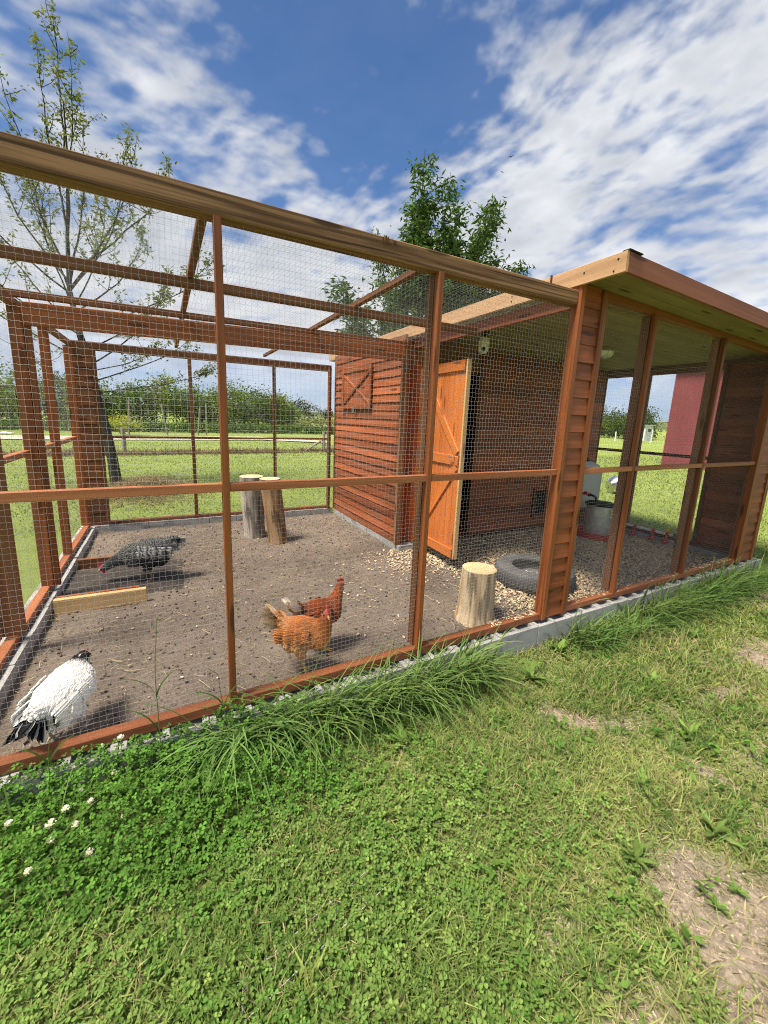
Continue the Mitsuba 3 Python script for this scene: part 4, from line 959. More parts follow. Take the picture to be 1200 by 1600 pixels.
# red metal shed on the right
rs = thing('red_shed', 'large red sheet metal shed beyond the porch on the right', 'shed')
pA, pB = np.array([19.75, 9.75]), np.array([21.5, 2.4]); Ls = np.linalg.norm(pB-pA); dA_ = (pB-pA)/Ls; nA = np.array([-dA_[1], dA_[0]]); nA = nA if nA[0] > 0 else -nA
Hs = 4.3; nr = int(Ls/.10)
t = np.linspace(0, Ls, nr*2+1); of = np.where(np.arange(len(t)) % 4 < 2, 0, .012)
for i in range(8):
    s0, s1 = i*len(t)//8, min((i+1)*len(t)//8+1, len(t))
    q = pA+np.outer(t[s0:s1], dA_)+np.outer(of[s0:s1], nA); n_ = len(q)
    v = np.vstack([np.c_[q, q[:, 0]*0-.1], np.c_[q, q[:, 0]*0+Hs]]); i_ = np.arange(n_-1)
    put(rs+'__wall_sheet', M().add(v, np.stack([i_, i_+1, i_+1+n_, i_+n_], 1)), 'm_paint_red', uv=False)
c4 = [pA, pB, pB+nA*6, pA+nA*6]
v = np.vstack([np.c_[np.array(c4), np.full(4, -.1)], np.c_[np.array(c4), np.full(4, Hs-.02)]])+np.r_[np.r_[nA, 0]*.02]
put(rs+'__frame', M().add(v, [[1, 2, 6, 5], [2, 3, 7, 6], [3, 0, 4, 7]]), 'm_paint_red', uv=False)
ov = .25
rv = [np.r_[pA-dA_*ov-nA*ov, Hs], np.r_[pB+dA_*ov-nA*ov, Hs], np.r_[pB+dA_*ov+nA*3, Hs+.7], np.r_[pA-dA_*ov+nA*3, Hs+.7], np.r_[pB+dA_*ov+nA*(6+ov), Hs], np.r_[pA-dA_*ov+nA*(6+ov), Hs]]
put(rs+'__roof', M().add(np.array(rv), [[0, 1, 2, 3], [3, 2, 4, 5]]), 'm_galv', uv=False)
bk_ = thing('steel_bowl', 'shiny steel bowl lying on its side in the grass behind the porch', 'bowl')
v, f = lathe([(.02, -.14), (.16, -.12), (.22, -.02), (.25, .08), (.24, .08), (.21, -.015), (.15, -.10), (.02, -.12)], 30)
Rm = trimesh.transformations.rotation_matrix(1.25, (0.45, 1, 0))[:3, :3]
put(bk_+'__shell', M().add(v@Rm.T+np.array([10.05, 5.95, .20]), f), 'm_steel', uv=False, smooth=40)

# cow lying out in the meadow
cw = thing('cow', 'pale tan cow with white face far off behind the left fence', 'cow')
ox, oy = -8.75, 46.0
bn = [((0, 0, .85), .36, (.75, 0, .82), .34), ((.75, 0, .82), .34, (1.0, 0, .86), .24), ((0, 0, .85), .36, (-.35, 0, .92), .24), ((-.35, 0, .92), .22, (-.62, 0, 1.02), .15), ((-.62, 0, 1.02), .15, (-.88, -.05, .88), .09)]
for lx_, s_ in ((-.10, .2), (-.10, -.2), (.85, .2), (.85, -.2)):
    bn += [((lx_, s_, .68), .13, (lx_+.02, s_, .36), .075), ((lx_+.02, s_, .36), .065, (lx_, s_, .06), .055)]
cb = None
for a_, ra, b_, rb in bn:
    h_ = m3.Manifold.batch_hull([m3.Manifold.sphere(ra, 16).translate(a_), m3.Manifold.sphere(rb, 16).translate(b_)]); cb = h_ if cb is None else cb+h_
me = cb.refine_to_length(.08).to_mesh(); tmh = trimesh.Trimesh(me.vert_properties[:, :3], me.tri_verts); trimesh.smoothing.filter_taubin(tmh, iterations=10)
cc = np.repeat(np.array([[.56, .34, .20]]), len(tmh.vertices), 0); cc[tmh.vertices[:, 0] < -.66] = (.75, .72, .68); cc[tmh.vertices[:, 2] < .3] = (.5, .42, .34)
put(cw+'__body', M().add(tmh.vertices+np.array([ox, oy, -.02]), tmh.faces, None, cc), 'm_vc', smooth=True, color=True)
for s_ in (1, -1): put(cw+'__ear', M().add(*icos((ox-.64, oy+.2*s_, 1.08), (.04, .12, .05), 1)), 'm_newwood', uv=False, smooth=True)
put(cw+'__tail', M().add(*tube([(ox+1.2, oy, .95), (ox+1.27, oy, .7), (ox+1.26, oy, .35)], [.03, .025, .05], 6)), 'm_newwood', uv=False, smooth=True)
# two crumpled pale sheets on the grass
for i, (x, y, s_) in enumerate(((-8.6, 30.6, .7), (-5.2, 37.5, .6))):
    n_ = 14; X, Y = np.meshgrid(np.linspace(-1, 1, n_), np.linspace(-.5, .5, n_), indexing='xy'); Z = .04+.35*np.abs(fb(np.stack([X, Y, X*0+i], -1), 2.2, 3, 5))*2*(1-X**2)*(1-4*Y**2)
    k = put('plastic_sheet', M().add(np.stack([X*s_+x, Y*s_+y, Z+.02], -1).reshape(-1, 3), grid_faces(n_, n_)), 'm_white', uv=False, smooth=True); tag(k, ('crumpled pale sheet on the grass at the far left edge', 'crumpled pale sheet on the grass below the cow')[i], 'sheet')
# two birds
for i, (p, s_, an) in enumerate((((37.8, 40.0, 32.3), .55, .5), ((36.7, 40.0, 30.4), .38, 1.4))):
    b = thing('bird', ('larger dark bird gliding in the clouds', 'smaller dark bird flying just below the other')[i], 'bird')
    c_, s2 = math.cos(an), math.sin(an)
    put(b+'__body', M().add(*tube(np.array([(-.30, 0, 0), (-.1, 0, 0), (.12, 0, .0), (.26, 0, .0)])@np.array([[c_, s2, 0], [-s2, c_, 0], [0, 0, 1]])*s_+np.array(p), np.array([.03, .08, .09, .03])*s_, 8)), 'm_black', uv=False, smooth=True)
    for w_ in (1, -1):
        q = np.array([(.10, 0, 0), (.12, w_*.35, .10), (.0, w_*.75, .06), (-.06, w_*.35, .08), (-.10, 0, 0)])@np.array([[c_, s2, 0], [-s2, c_, 0], [0, 0, 1]])*s_+np.array(p)
        q = np.vstack([q, q-np.array([0, 0, .015])]); f_ = [[0, 1, 3], [1, 2, 3], [0, 3, 4], [5, 8, 6], [6, 8, 7], [5, 9, 8], [0, 5, 6], [0, 6, 1], [1, 6, 7], [1, 7, 2], [2, 7, 8], [2, 8, 3], [3, 8, 9], [3, 9, 4]]
        put(b+'__wing', M().add(q, f_), 'm_black', uv=False)

# ------------------------------------------------------------------ trees near the pen
def limb(p0, p1, rg, n=10, bow=.25, wig=.05):
    """a limb from p0 to p1 that leaves outwards and turns upward"""
    p0, p1 = np.array(p0, float), np.array(p1, float); t = np.linspace(0, 1, n); L = np.linalg.norm(p1-p0)
    hz = (p1-p0)*np.array([1, 1, 0])
    q = p0+np.outer(t, p1-p0)+np.outer(np.sin(t*PI)*bow, hz)*.5
    q += np.cumsum(rg.normal(0, wig*L/n, (n, 3)), 0)*np.sin(t*PI)[:, None]
    return q
lt = thing('young_tree', 'tall young tree with dark upright branches and sparse pale spring leaves, left behind the pen', 'tree')
rg = np.random.default_rng(21)
tb = np.array([(-1.02, 10.45, -.05), (-1.06, 10.45, .6), (-1.15, 10.47, 1.3), (-1.25, 10.5, 1.9), (-1.32, 10.5, 2.5), (-1.45, 10.52, 3.2), (-1.55, 10.55, 4.0), (-1.50, 10.55, 5.0), (-1.38, 10.58, 6.2), (-1.36, 10.6, 7.4)])
put(lt+'__trunk', M().add(*tube(tb, [.125, .105, .10, .092, .078, .062, .046, .032, .021, .011], 10)), 'm_bark', uv=False, smooth=50)
ends = [(-1.41, 10.6, 8.84), (-1.15, 10.2, 8.3), (-1.10, 10.9, 7.35), (-1.72, 10.8, 8.44), (-2.3, 10.4, 7.7), (-2.0, 11.2, 6.6), (-.32, 10.6, 7.28), (-.41, 10.2, 6.6), (.42, 10.6, 6.92), (1.18, 10.7, 5.2), (.3, 11.0, 4.9), (.2, 9.9, 4.2), (-2.8, 10.8, 7.26), (-3.4, 10.5, 6.3), (-3.5, 10.9, 4.3), (-4.1, 10.3, 5.0), (-2.9, 9.8, 4.6), (.95, 10.2, 2.65), (.75, 10.8, 3.5), (-.1, 9.9, 2.95), (-3.4, 10.2, 2.2), (-2.6, 11.1, 3.1), (-.75, 9.8, 5.6), (-1.9, 9.8, 5.9), (-.2, 11.2, 5.8), (-2.9, 11.4, 5.4)]
bm = M(); lp_ = []
for e in ends:
    z = e[2]; st_ = np.array([np.interp(.52*z+.1+(sum(e)*7.3 % 1)*.7, tb[:, 2], tb[:, 0]), np.interp(.52*z+.1+(sum(e)*7.3 % 1)*.7, tb[:, 2], tb[:, 1]), .52*z+.1+(sum(e)*7.3 % 1)*.7])
    if z < 3.6: st_ = np.array([-1.28, 10.5, 1.7+rg.uniform(0, .9)])
    q = limb(st_, e, rg, 12, .45, .10); L = np.linalg.norm(q[-1]-q[0])
    r_ = np.linspace(.006+.0047*L, .0026, 12); bm.add(*tube(q, r_, 6))
    for j in range(int(3+L*2.3)):
        t0 = rg.uniform(.22, .95); i = int(t0*11); b0 = q[i]; dn_ = q[min(i+1, 11)]-q[i]; dn_ = dn_/np.linalg.norm(dn_)
        d = dn_*.8+rg.normal(0, .55, 3)*np.array([1, 1, .5])+np.array([0, 0, .25]); d /= np.linalg.norm(d); l2 = rg.uniform(.25, .95)*(1.2-t0*.6)
        q2 = limb(b0, b0+d*l2, rg, 6, .3, .10); bm.add(*tube(q2, np.linspace(.007, .0028, 6), 4, False))
        for w in np.linspace(.35, 1, max(2, int(l2*7))): lp_.append(q2[0]+(q2[-1]-q2[0])*w+rg.normal(0, .012, 3))
        lp_.append(q2[-1])
    for w in np.linspace(.45, 1, int(L*6)): lp_.append(q[int(w*11)]+rg.normal(0, .02, 3))
    for j in range(6): lp_.append(q[-1]-(q[-1]-q[-2])*rg.random()*1.2+rg.normal(0, .02, 3))
put(lt+'__branches', bm, 'm_bark', uv=False, smooth=50, kind='stuff')
lp_ = np.array(lp_); lp_ = lp_[rg.random(len(lp_)) < .72]
lp2 = np.repeat(lp_, 8, 0)+rg.normal(0, .042, (len(lp_)*8, 3))
v, f, c = leaf_quads(lp2, .082, rg, .2, (.215, .245, .060), .4, .40)
put(lt+'__leaves', M().add(v, f, None, c), 'm_leaf', color=True, kind='stuff')

rt_ = thing('leafy_tree', 'tree with dense dark green narrow leaves rising behind the hen house', 'tree')
rg = np.random.default_rng(22)
tb = np.array([(6.3, 9.7, -.05), (6.32, 9.7, 1.2), (6.4, 9.65, 2.4), (6.35, 9.6, 3.4)])
put(rt_+'__trunk', M().add(*tube(tb, [.16, .14, .12, .10], 10)), 'm_bark', uv=False, smooth=50)
sh_ = [(5.80, 7.92), (6.69, 7.84), (7.70, 7.28), (8.24, 7.50), (9.52, 6.32), (8.86, 6.48), (3.86, 4.88), (4.63, 4.65), (5.82, 6.4), (6.62, 6.9), (5.52, 6.76), (5.12, 5.06), (7.52, 5.9), (8.11, 6.73), (9.9, 6.1), (7.0, 7.3), (6.2, 6.2), (7.2, 6.6), (5.0, 4.2), (6.0, 5.0), (7.8, 5.0), (8.8, 5.1), (6.9, 5.4), (4.3, 3.9), (5.4, 5.9), (5.9, 7.1), (6.3, 7.4), (7.3, 6.9), (7.6, 6.4), (8.4, 5.9), (9.2, 5.5), (8.0, 4.4), (5.4, 4.3), (7.1, 4.4)]
bm = M(); lp_ = []; ld_ = []
for (x, z) in sh_:
    e = (x, 9.6+rg.normal()*.45, z); q = limb((6.35, 9.6, min(3.3, 1.8+.22*z)), e, rg, 14, .40, .06); L = np.linalg.norm(q[-1]-q[0])
    bm.add(*tube(q, np.linspace(.014+.008*L, .004, 14), 6))
    for w in np.linspace(.40, 1, int(L*11)):
        i = min(int(w*13), 12); b0 = q[i]+(q[i+1]-q[i])*(w*13-i if i < 12 else 0)
        nn_ = 6 if w > .45 else 4
        ra = .25*(1.12-w*.70)+.035
        for j in range(nn_): lp_.append(b0+rg.normal(0, ra, 3)*np.array([1, 1, .6]))
    for j in range(int(2+L*1.2)):
        t0 = rg.uniform(.35, .8); i = int(t0*13); d = rg.normal(0, .5, 3)+np.array([0, 0, .55]); d /= np.linalg.norm(d); l2 = rg.uniform(.25, .6)
        q2 = limb(q[i], q[i]+d*l2, rg, 6, .3, .08); bm.add(*tube(q2, np.linspace(.008, .003, 6), 4, False))
        for w in np.linspace(.2, 1, int(l2*22)): lp_ += [q2[0]+(q2[-1]-q2[0])*w+rg.normal(0, .05, 3) for _ in range(3)]
put(rt_+'__branches', bm, 'm_bark', uv=False, smooth=50, kind='stuff')
lp_ = np.repeat(np.array(lp_), 2, 0); lp_ = lp_+rg.normal(0, .045, lp_.shape)
v, f, c = leaf_quads(lp_, .165, rg, .2, (.095, .165, .042), .5, .30, .35)
put(rt_+'__leaves', M().add(v, f, None, c), 'm_leaf', color=True, kind='stuff')

# ------------------------------------------------------------------ grass
def blades(base, L, W2, lean0, curl, col, rg, segs=2, head=None):
    N = len(base); hd = rg.uniform(0, 2*PI, N) if head is None else head
    h_ = np.stack([np.cos(hd), np.sin(hd), hd*0], -1); tw = hd+rg.normal(0, .5, N)+PI/2; s_ = np.stack([np.cos(tw), np.sin(tw), tw*0], -1)
    c = base.copy(); rows, cols = [], []
    for i in range(segs+1):
        t = i/segs; w = W2*(1-.15*t) if t < .5 else W2*(1-(t-.5)*1.7)
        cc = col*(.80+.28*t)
        if i < segs: rows += [c-s_*(w*.5)[:, None], c+s_*(w*.5)[:, None]]; cols += [cc, cc]
        else: rows += [c]; cols += [cc]
        th = lean0+curl*(t+.5/segs)
        c = c+(h_*np.sin(th)[:, None]+np.array([0, 0, 1.])*np.cos(th)[:, None])*(L/segs)[:, None]
    V = np.stack(rows, 1); Cc = np.stack(cols, 1); n_ = V.shape[1]; f = []
    for i in range(segs-1): a = 2*i; f += [[a, a+1, a+3], [a, a+3, a+2]]
    a = 2*(segs-1); f.append([a, a+1, a+2])
    return V.reshape(-1, 3), (np.array(f)[None]+(np.arange(N)*n_)[:, None, None]).reshape(-1, 3), np.clip(Cc.reshape(-1, 3), 0, .9)
def nz(x, y, s_, seed, o=3): return fb(np.stack([x, y, np.zeros_like(x)], -1), s_, o, seed)
rg = np.random.default_rng(40)
def turf_points(N, x0, x1, y0, y1):
    x, y = rg.uniform(x0, x1, N), rg.uniform(y0, y1, N); r_ = np.hypot(x, y); az = np.degrees(np.arctan2(x, y))
    keep = (rg.random(N) < np.clip((1.7/np.maximum(r_, .3))**1.1, 0, 1)) & (az > -38) & (az < 92) & (y < 1.90)
    return x[keep], y[keep]
def clover_amt(x, y): return np.clip(1.10-.68*np.clip(x-.12, 0, 9)+1.6*nz(x, y, 2.0, 51)+.9*nz(x, y, 6, 52), 0, 1)*(x < 2.6)
def grass_col(x, y, N):
    a = np.clip(.5+1.7*nz(x, y, 1.6, 61)+1.0*nz(x, y, 7, 62)+rg.normal(0, .22, N), 0, 1)[:, None]
    c = np.array([.150, .245, .060])*(1-a)+np.array([.345, .405, .140])*a
    dry = rg.random(N) < np.clip(.10+.50*nz(x, y, 4, 63)+.25*dirt(x, y)+.10*np.clip(x-1, 0, 1), .03, .6)
    c[dry] = np.array([.43, .375, .20])*rg.uniform(.65, 1.2, (dry.sum(), 1)); return c*rg.uniform(.75, 1.25, (N, 1))
x, y = turf_points(300000, -1.9, 8.2, .02, 1.95)
dd = dirt(x, y); cl_ = clover_amt(x, y); N0 = len(x)
kp = (rg.random(N0) < (1-.90*dd)) & (rg.random(N0) < 1-.45*cl_); x, y = x[kp], y[kp]; N = len(x)
r_ = np.hypot(x, y); sc_ = 1+.25*np.clip(r_-2, 0, 5)
L = rg.uniform(.026, .082, N)*(1+.9*np.clip(nz(x, y, 3, 64)*2.4, -.4, 1))*np.clip(sc_, 1, 1.6); Wd = rg.uniform(.0030, .0056, N)*sc_
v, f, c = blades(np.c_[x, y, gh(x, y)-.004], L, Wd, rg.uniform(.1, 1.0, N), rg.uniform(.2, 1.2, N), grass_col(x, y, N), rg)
k = put('lawn_grass', M().add(v, f, None, c), 'm_leaf', color=True); tag(k, 'short mown grass with dry blades in front of the pen', 'grass', kind='stuff')
# straw and dead stems on the turf and the bare earth
N = 9000; x, y = turf_points(N*3, -1.5, 8, .02, 1.9); kp = rg.random(len(x)) < .15+.85*dirt(x, y)+.25*(x > 1.0); x, y = x[kp], y[kp]; N = len(x)
k = put('dead_stems', strands(N, x, y, gh(x, y)+.006+.02*rg.random(N)*(1-dirt(x, y)), .02, .085, .00075, np.array([.47, .40, .28])*rg.uniform(.45, 1.3, (N, 1)), .55), 'm_vc', color=True); tag(k, 'dead grass stems lying on the turf and bare earth', 'dead grass', kind='stuff')
N = 26000; x, y = turf_points(N*4, .6, 8, .02, 1.9); kp = rg.random(len(x)) < dirt(x, y); x, y = x[kp], y[kp]; N = len(x)
col = np.array([.31, .26, .21])*rg.uniform(.4, 1.7, (N, 1)); vv, ff, _ = scatter_bits(N, np.c_[x, y, gh(x, y)+.001], (.0012+.0050*rg.random(N)**4), col, .7)
k = put('earth_crumbs', M().add(vv, ff, None, np.repeat(col, 12, 0)), 'm_vc', color=True); tag(k, 'crumbs and grit on the bare earth patches', 'earth', kind='stuff')
# clover: three leaflets on each stalk
def clover_leaves(x, y, z, size, col, tilt):
    N = len(x); a0 = rg.uniform(0, 2*PI, N); m = M()
    nrm = np.stack([rg.normal(0, tilt, N), rg.normal(0, tilt, N), np.ones(N)], -1); nrm /= np.linalg.norm(nrm, axis=1, keepdims=True)
    e1 = np.cross(nrm, np.array([0, 1., 0.])[None]); e1 /= np.linalg.norm(e1, axis=1, keepdims=True); e2 = np.cross(nrm, e1)
    P0 = np.c_[x, y, z]; out = np.array([(0, 0, 0), (.42, .36, .10), (.80, .40, .10), (1.0, .16, .04), (.93, 0, .0), (1.0, -.16, .04), (.80, -.40, .10), (.42, -.36, .10), (.55, 0, -.02)])
    fl_ = np.array([[8, 0, 1], [8, 1, 2], [8, 2, 3], [8, 3, 4], [8, 4, 5], [8, 5, 6], [8, 6, 7], [8, 7, 0]])
    for q in range(3):
        a = a0+q*2*PI/3+rg.normal(0, .12, N); d = e1*np.cos(a)[:, None]+e2*np.sin(a)[:, None]; s_ = -e1*np.sin(a)[:, None]+e2*np.cos(a)[:, None]
        fold = rg.uniform(.3, 1.6, N); V = P0[:, None]+size[:, None, None]*(d[:, None]*out[None, :, :1]+s_[:, None]*out[None, :, 1:2]*.95+nrm[:, None]*(out[None, :, 2:]*fold[:, None, None]))
        m.add(V.reshape(-1, 3), (fl_[None]+(np.arange(N)*9)[:, None, None]).reshape(-1, 3), None, np.repeat(col*rg.uniform(.88, 1.12, (N, 1)), 9, 0)*np.tile(np.array([.8, 1, 1, 1.05, 1.05, 1.05, 1, 1, 1.12])[:, None], (N, 1)))
    return m
x, y = turf_points(56000, -1.9, 3.2, .02, 1.92); kp = (rg.random(len(x)) < clover_amt(x, y)*.95) & (rg.random(len(x)) > dirt(x, y)); x, y = x[kp], y[kp]; N = len(x)
a = np.clip(.5+1.5*nz(x, y, 2, 71)+rg.normal(0, .25, N), 0, 1)[:, None]; col = (np.array([.120, .240, .050])*(1-a)+np.array([.265, .375, .105])*a)*rg.uniform(.7, 1.25, (N, 1))
k = put('clover_turf', clover_leaves(x, y, gh(x, y)+rg.uniform(.012, .050, N), rg.uniform(.0085, .0175, N), col, .38), 'm_leaf', color=True); tag(k, 'low clover carpeting the foreground lawn', 'clover', kind='stuff')
N = 8500; x, y = rg.uniform(-1.9, .75, N), 1.93-.62*rg.random(N)**1.2; kp = (rg.random(N) < np.clip(1.3+1.5*nz(x, y, 3, 72)-np.clip((x-.1)*1.6, 0, 1)-np.clip((1.55-y)*2.2, 0, 1), 0, 1)); x, y = x[kp], y[kp]; N = len(x)
hz_ = np.clip((y-1.28)/.3, 0, 1)*(.75+1.1*nz(x, y, 4, 73)); col = (np.array([.105, .225, .042])*rg.uniform(.7, 1.5, (N, 1)))
k = put('tall_clover', clover_leaves(x, y, gh(x, y)+.03+hz_*rg.uniform(.3, 1.0, N)*(.17+.07*np.clip((y-1.78)/.1, 0, 1)), rg.uniform(.0095, .0185, N), col, .45), 'm_leaf', color=True); tag(k, 'lush dark clover growing tall against the left blocks', 'clover', kind='stuff')
# long grass against the blocks
def tuft(cx_, cy_, n, spread, L0, L1, Wb, col, lean, curl, seed, head=None, hs_=1.2, segs=7):
    g = np.random.default_rng(seed); x = cx_+g.normal(0, spread, n); y = np.minimum(cy_+g.normal(0, spread*.45, n), 1.885)
    hd = g.uniform(0, 2*PI, n) if head is None else head+g.normal(0, hs_, n)
    hd = np.where(np.sin(hd)*.3+y > 1.99, -hd, hd)
    cc = np.array(col)*g.uniform(.6, 1.4, (n, 1))
    return blades(np.c_[x, y, gh(x, y)-.01], g.uniform(L0, L1, n), g.uniform(.6, 1.2, n)*Wb, g.uniform(0, lean, n), g.uniform(curl*.55, curl*1.2, n), cc, g, segs, hd)
G1, G2, G3 = (.140, .245, .070), (.150, .265, .078), (.215, .300, .095)
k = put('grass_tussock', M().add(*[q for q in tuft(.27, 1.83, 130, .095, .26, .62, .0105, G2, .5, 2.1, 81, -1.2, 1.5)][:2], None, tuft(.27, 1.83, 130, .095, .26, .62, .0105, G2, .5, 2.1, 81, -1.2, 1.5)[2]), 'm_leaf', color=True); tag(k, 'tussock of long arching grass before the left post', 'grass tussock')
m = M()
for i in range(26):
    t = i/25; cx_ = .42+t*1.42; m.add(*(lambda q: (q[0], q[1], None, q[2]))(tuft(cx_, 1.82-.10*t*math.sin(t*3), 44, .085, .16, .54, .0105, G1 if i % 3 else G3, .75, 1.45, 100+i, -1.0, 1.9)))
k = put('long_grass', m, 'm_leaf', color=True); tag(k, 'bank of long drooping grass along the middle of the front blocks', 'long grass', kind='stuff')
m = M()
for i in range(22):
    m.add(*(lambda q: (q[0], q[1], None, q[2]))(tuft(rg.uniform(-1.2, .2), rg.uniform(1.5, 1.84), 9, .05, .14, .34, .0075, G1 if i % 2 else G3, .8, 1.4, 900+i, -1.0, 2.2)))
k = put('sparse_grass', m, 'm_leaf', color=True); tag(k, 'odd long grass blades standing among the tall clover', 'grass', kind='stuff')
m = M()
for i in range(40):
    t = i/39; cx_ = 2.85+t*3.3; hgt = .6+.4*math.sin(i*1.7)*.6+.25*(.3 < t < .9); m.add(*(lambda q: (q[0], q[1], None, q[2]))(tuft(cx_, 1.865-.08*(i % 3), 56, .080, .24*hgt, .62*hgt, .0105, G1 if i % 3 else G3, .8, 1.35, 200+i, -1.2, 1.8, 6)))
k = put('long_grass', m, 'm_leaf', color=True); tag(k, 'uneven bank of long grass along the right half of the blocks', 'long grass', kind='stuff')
m = M()
for i in range(260):
    cx_, cy_ = rg.uniform(.2, 5.8), rg.uniform(.25, 1.7)
    if dirt(np.array([cx_]), np.array([cy_]))[0] > .5: continue
    m.add(*(lambda q: (q[0], q[1], None, q[2]))(tuft(cx_, cy_, 16+(i*7) % 26, .028+.03*((i*13) % 7)/7, .045, .09+.08*((i*5) % 9)/9, .0045+.0025*(i % 4)/3, (G2, G1, G3, (.30, .36, .10))[i % 4], 1.1, 1.2, 300+i, rg.uniform(0, 6), 1.0, 4)))
k = put('grass_tufts', m, 'm_leaf', color=True); tag(k, 'longer tufts standing out of the mown lawn', 'grass', kind='stuff')
m = M(); cN = 190; cxs, cys = rg.uniform(.9, 6.2, cN), rg.uniform(.3, 1.75, cN); pts_ = []
for a_, b_ in zip(cxs, cys):
    if dirt(np.array([a_]), np.array([b_]))[0] > .6 and rg.random() < .8: continue
    n_ = rg.integers(7, 20); q_ = np.c_[a_+rg.normal(0, .035, n_), b_+rg.normal(0, .030, n_)]; pts_.append(np.c_[q_, gh(q_[:, 0], q_[:, 1])+rg.uniform(.012, .05, n_)])
pts_ = np.vstack(pts_); v, f, c = leaf_quads(pts_, .042, rg, 1.3, (.125, .225, .050), .4, .42)
k = put('lawn_weeds', M().add(v, f, None, c), 'm_leaf', color=True); tag(k, 'scattered low broad leaves among the mown grass on the right', 'weeds', kind='stuff')
# seeding stalks
def stalk(label, x, y, h, seed, lean=.03):
    g = np.random.default_rng(seed); k = thing('grass_stalk', label, 'grass stalk'); t = np.linspace(0, 1, 9)
    q = np.c_[x+lean*t**2+.006*np.sin(t*7), y+.01*t, gh(x, y)+h*t]; q[-1] += [lean*.5-.02, 0, -.02]
    put(k+'__stem', M().add(*tube(q, np.linspace(.0030, .0012, 9), 6)), 'm_stem', uv=False, smooth=True)
    for i, (s_, l_, hd) in enumerate(((.30, .22, 2.6), (.55, .20, 2.9), (.62, .16, .5))):
        b = q[int(s_*8)][None]; v, f, c = blades(b, np.array([l_]), np.array([.010]), np.array([.25]), np.array([1.5]), np.array([[.060, .125, .030]]), g, 7, np.array([hd])); put(k+'__leaf', M().add(v, f, None, c), 'm_leaf', color=True)
S['m_stem'] = pr((.085, .140, .035), .6, .3)
stalk('single tall seeding grass stalk before the left bay of the front wire', -.105, 1.87, .80, 1)
stalk('grass stalk with a small seed head before the left post', .20, 1.86, .50, 2, -.04)
stalk('thin grass stalk standing among clover flowers at the lower left', -.52, 1.86, .42, 3, .05)
# broad-leaved weeds, each leaf its own piece
def weed(label, x, y, n, l_, w_, col, seed, up=.5):
    g = np.random.default_rng(seed); k = thing('weed', label, 'weed')
    z = float(gh(x, y))
    for i in range(n):
        a = i*2.4+g.normal(0, .25); L_ = l_*g.uniform(.35, 1.15); t = np.linspace(0, 1, 7); el = g.uniform(.35, 1.5)*up
        rr = L_*t*math.cos(el)*(1+.1*t); zz = L_*(math.sin(el)*t*1.3-.55*t**2*math.sin(el)); wd = w_*1.1*g.uniform(.7, 1.2)*L_/l_*np.sin(np.clip(t*.92+.06, 0, 1)*PI)**.8*(1+.25*np.sin(t*26+i))
        c_, s_ = math.cos(a), math.sin(a)
        c = np.c_[x+rr*c_, y+rr*s_, z+.012+zz]; sd = np.array([-s_, c_, 0]); V = np.vstack([c+sd*wd[:, None]*.5+[0, 0, .006], c, c-sd*wd[:, None]*.5+[0, 0, .006]])
        f = []
        for j in range(6): f += [[j, j+1, 8+j], [j, 8+j, 7+j], [7+j, 8+j, 15+j], [7+j, 15+j, 14+j]]
        cc = np.repeat(np.array([col])*1.45*g.uniform(.7, 1.3), 21, 0); cc[7:14] *= 1.25
        put(k+'__leaf', M().add(V, f, None, np.clip(cc, 0, 1)), 'm_leaf', smooth=True, color=True)
WD = [('broad dock plant against the blocks right of the long grass', 2.12, 1.62, 9, .17, .062, (.070, .150, .032)), ('leafy weed beside the front clapboard post', 2.62, 1.78, 10, .15, .05, (.065, .15, .03)), ('dandelion rosette beside the wire patch in the lawn', 1.95, .80, 11, .11, .030, (.11, .21, .045)),
      ('jagged dandelion on the lawn right of centre', 2.55, .88, 10, .12, .03, (.10, .19, .04)), ('dark leafy weed at the top edge of the bare earth', 1.55, .62, 12, .10, .032, (.060, .125, .028)), ('dark weed at the right edge of the lawn', 1.98, .53, 12, .11, .036, (.060, .13, .03)), ('small weed alone on the bare earth', 1.66, .40, 5, .045, .02, (.08, .17, .04)),
      ('tiny weed on the bare earth by the right edge', 1.79, .385, 5, .045, .02, (.085, .18, .04)), ('leafy weed at the foot of the right corner block', 6.35, 1.80, 12, .22, .060, (.060, .13, .03)), ('broad weed in the long grass on the right', 5.45, 1.74, 12, .20, .055, (.065, .14, .03)), ('pale leafy weed under the middle of the long grass', 1.02, 1.50, 6, .11, .045, (.10, .20, .045)),
      ('bright weed on the right lawn', 3.3, 1.35, 10, .13, .035, (.11, .22, .045)), ('second bright weed on the right lawn', 2.9, 1.25, 10, .12, .034, (.12, .22, .05)), ('low weed near the worn track', 3.9, 1.45, 10, .15, .04, (.09, .18, .04)), ('rosette in the foreground by the earth patch', 1.08, .50, 9, .07, .024, (.075, .15, .035))]
for i, w in enumerate(WD): weed(w[0], w[1], w[2], w[3]+8, w[4]*.84, w[5]*.58, (w[6][0]*.55+.065, w[6][1]*.6+.075, w[6][2]*.6+.022), 700+i, .85)
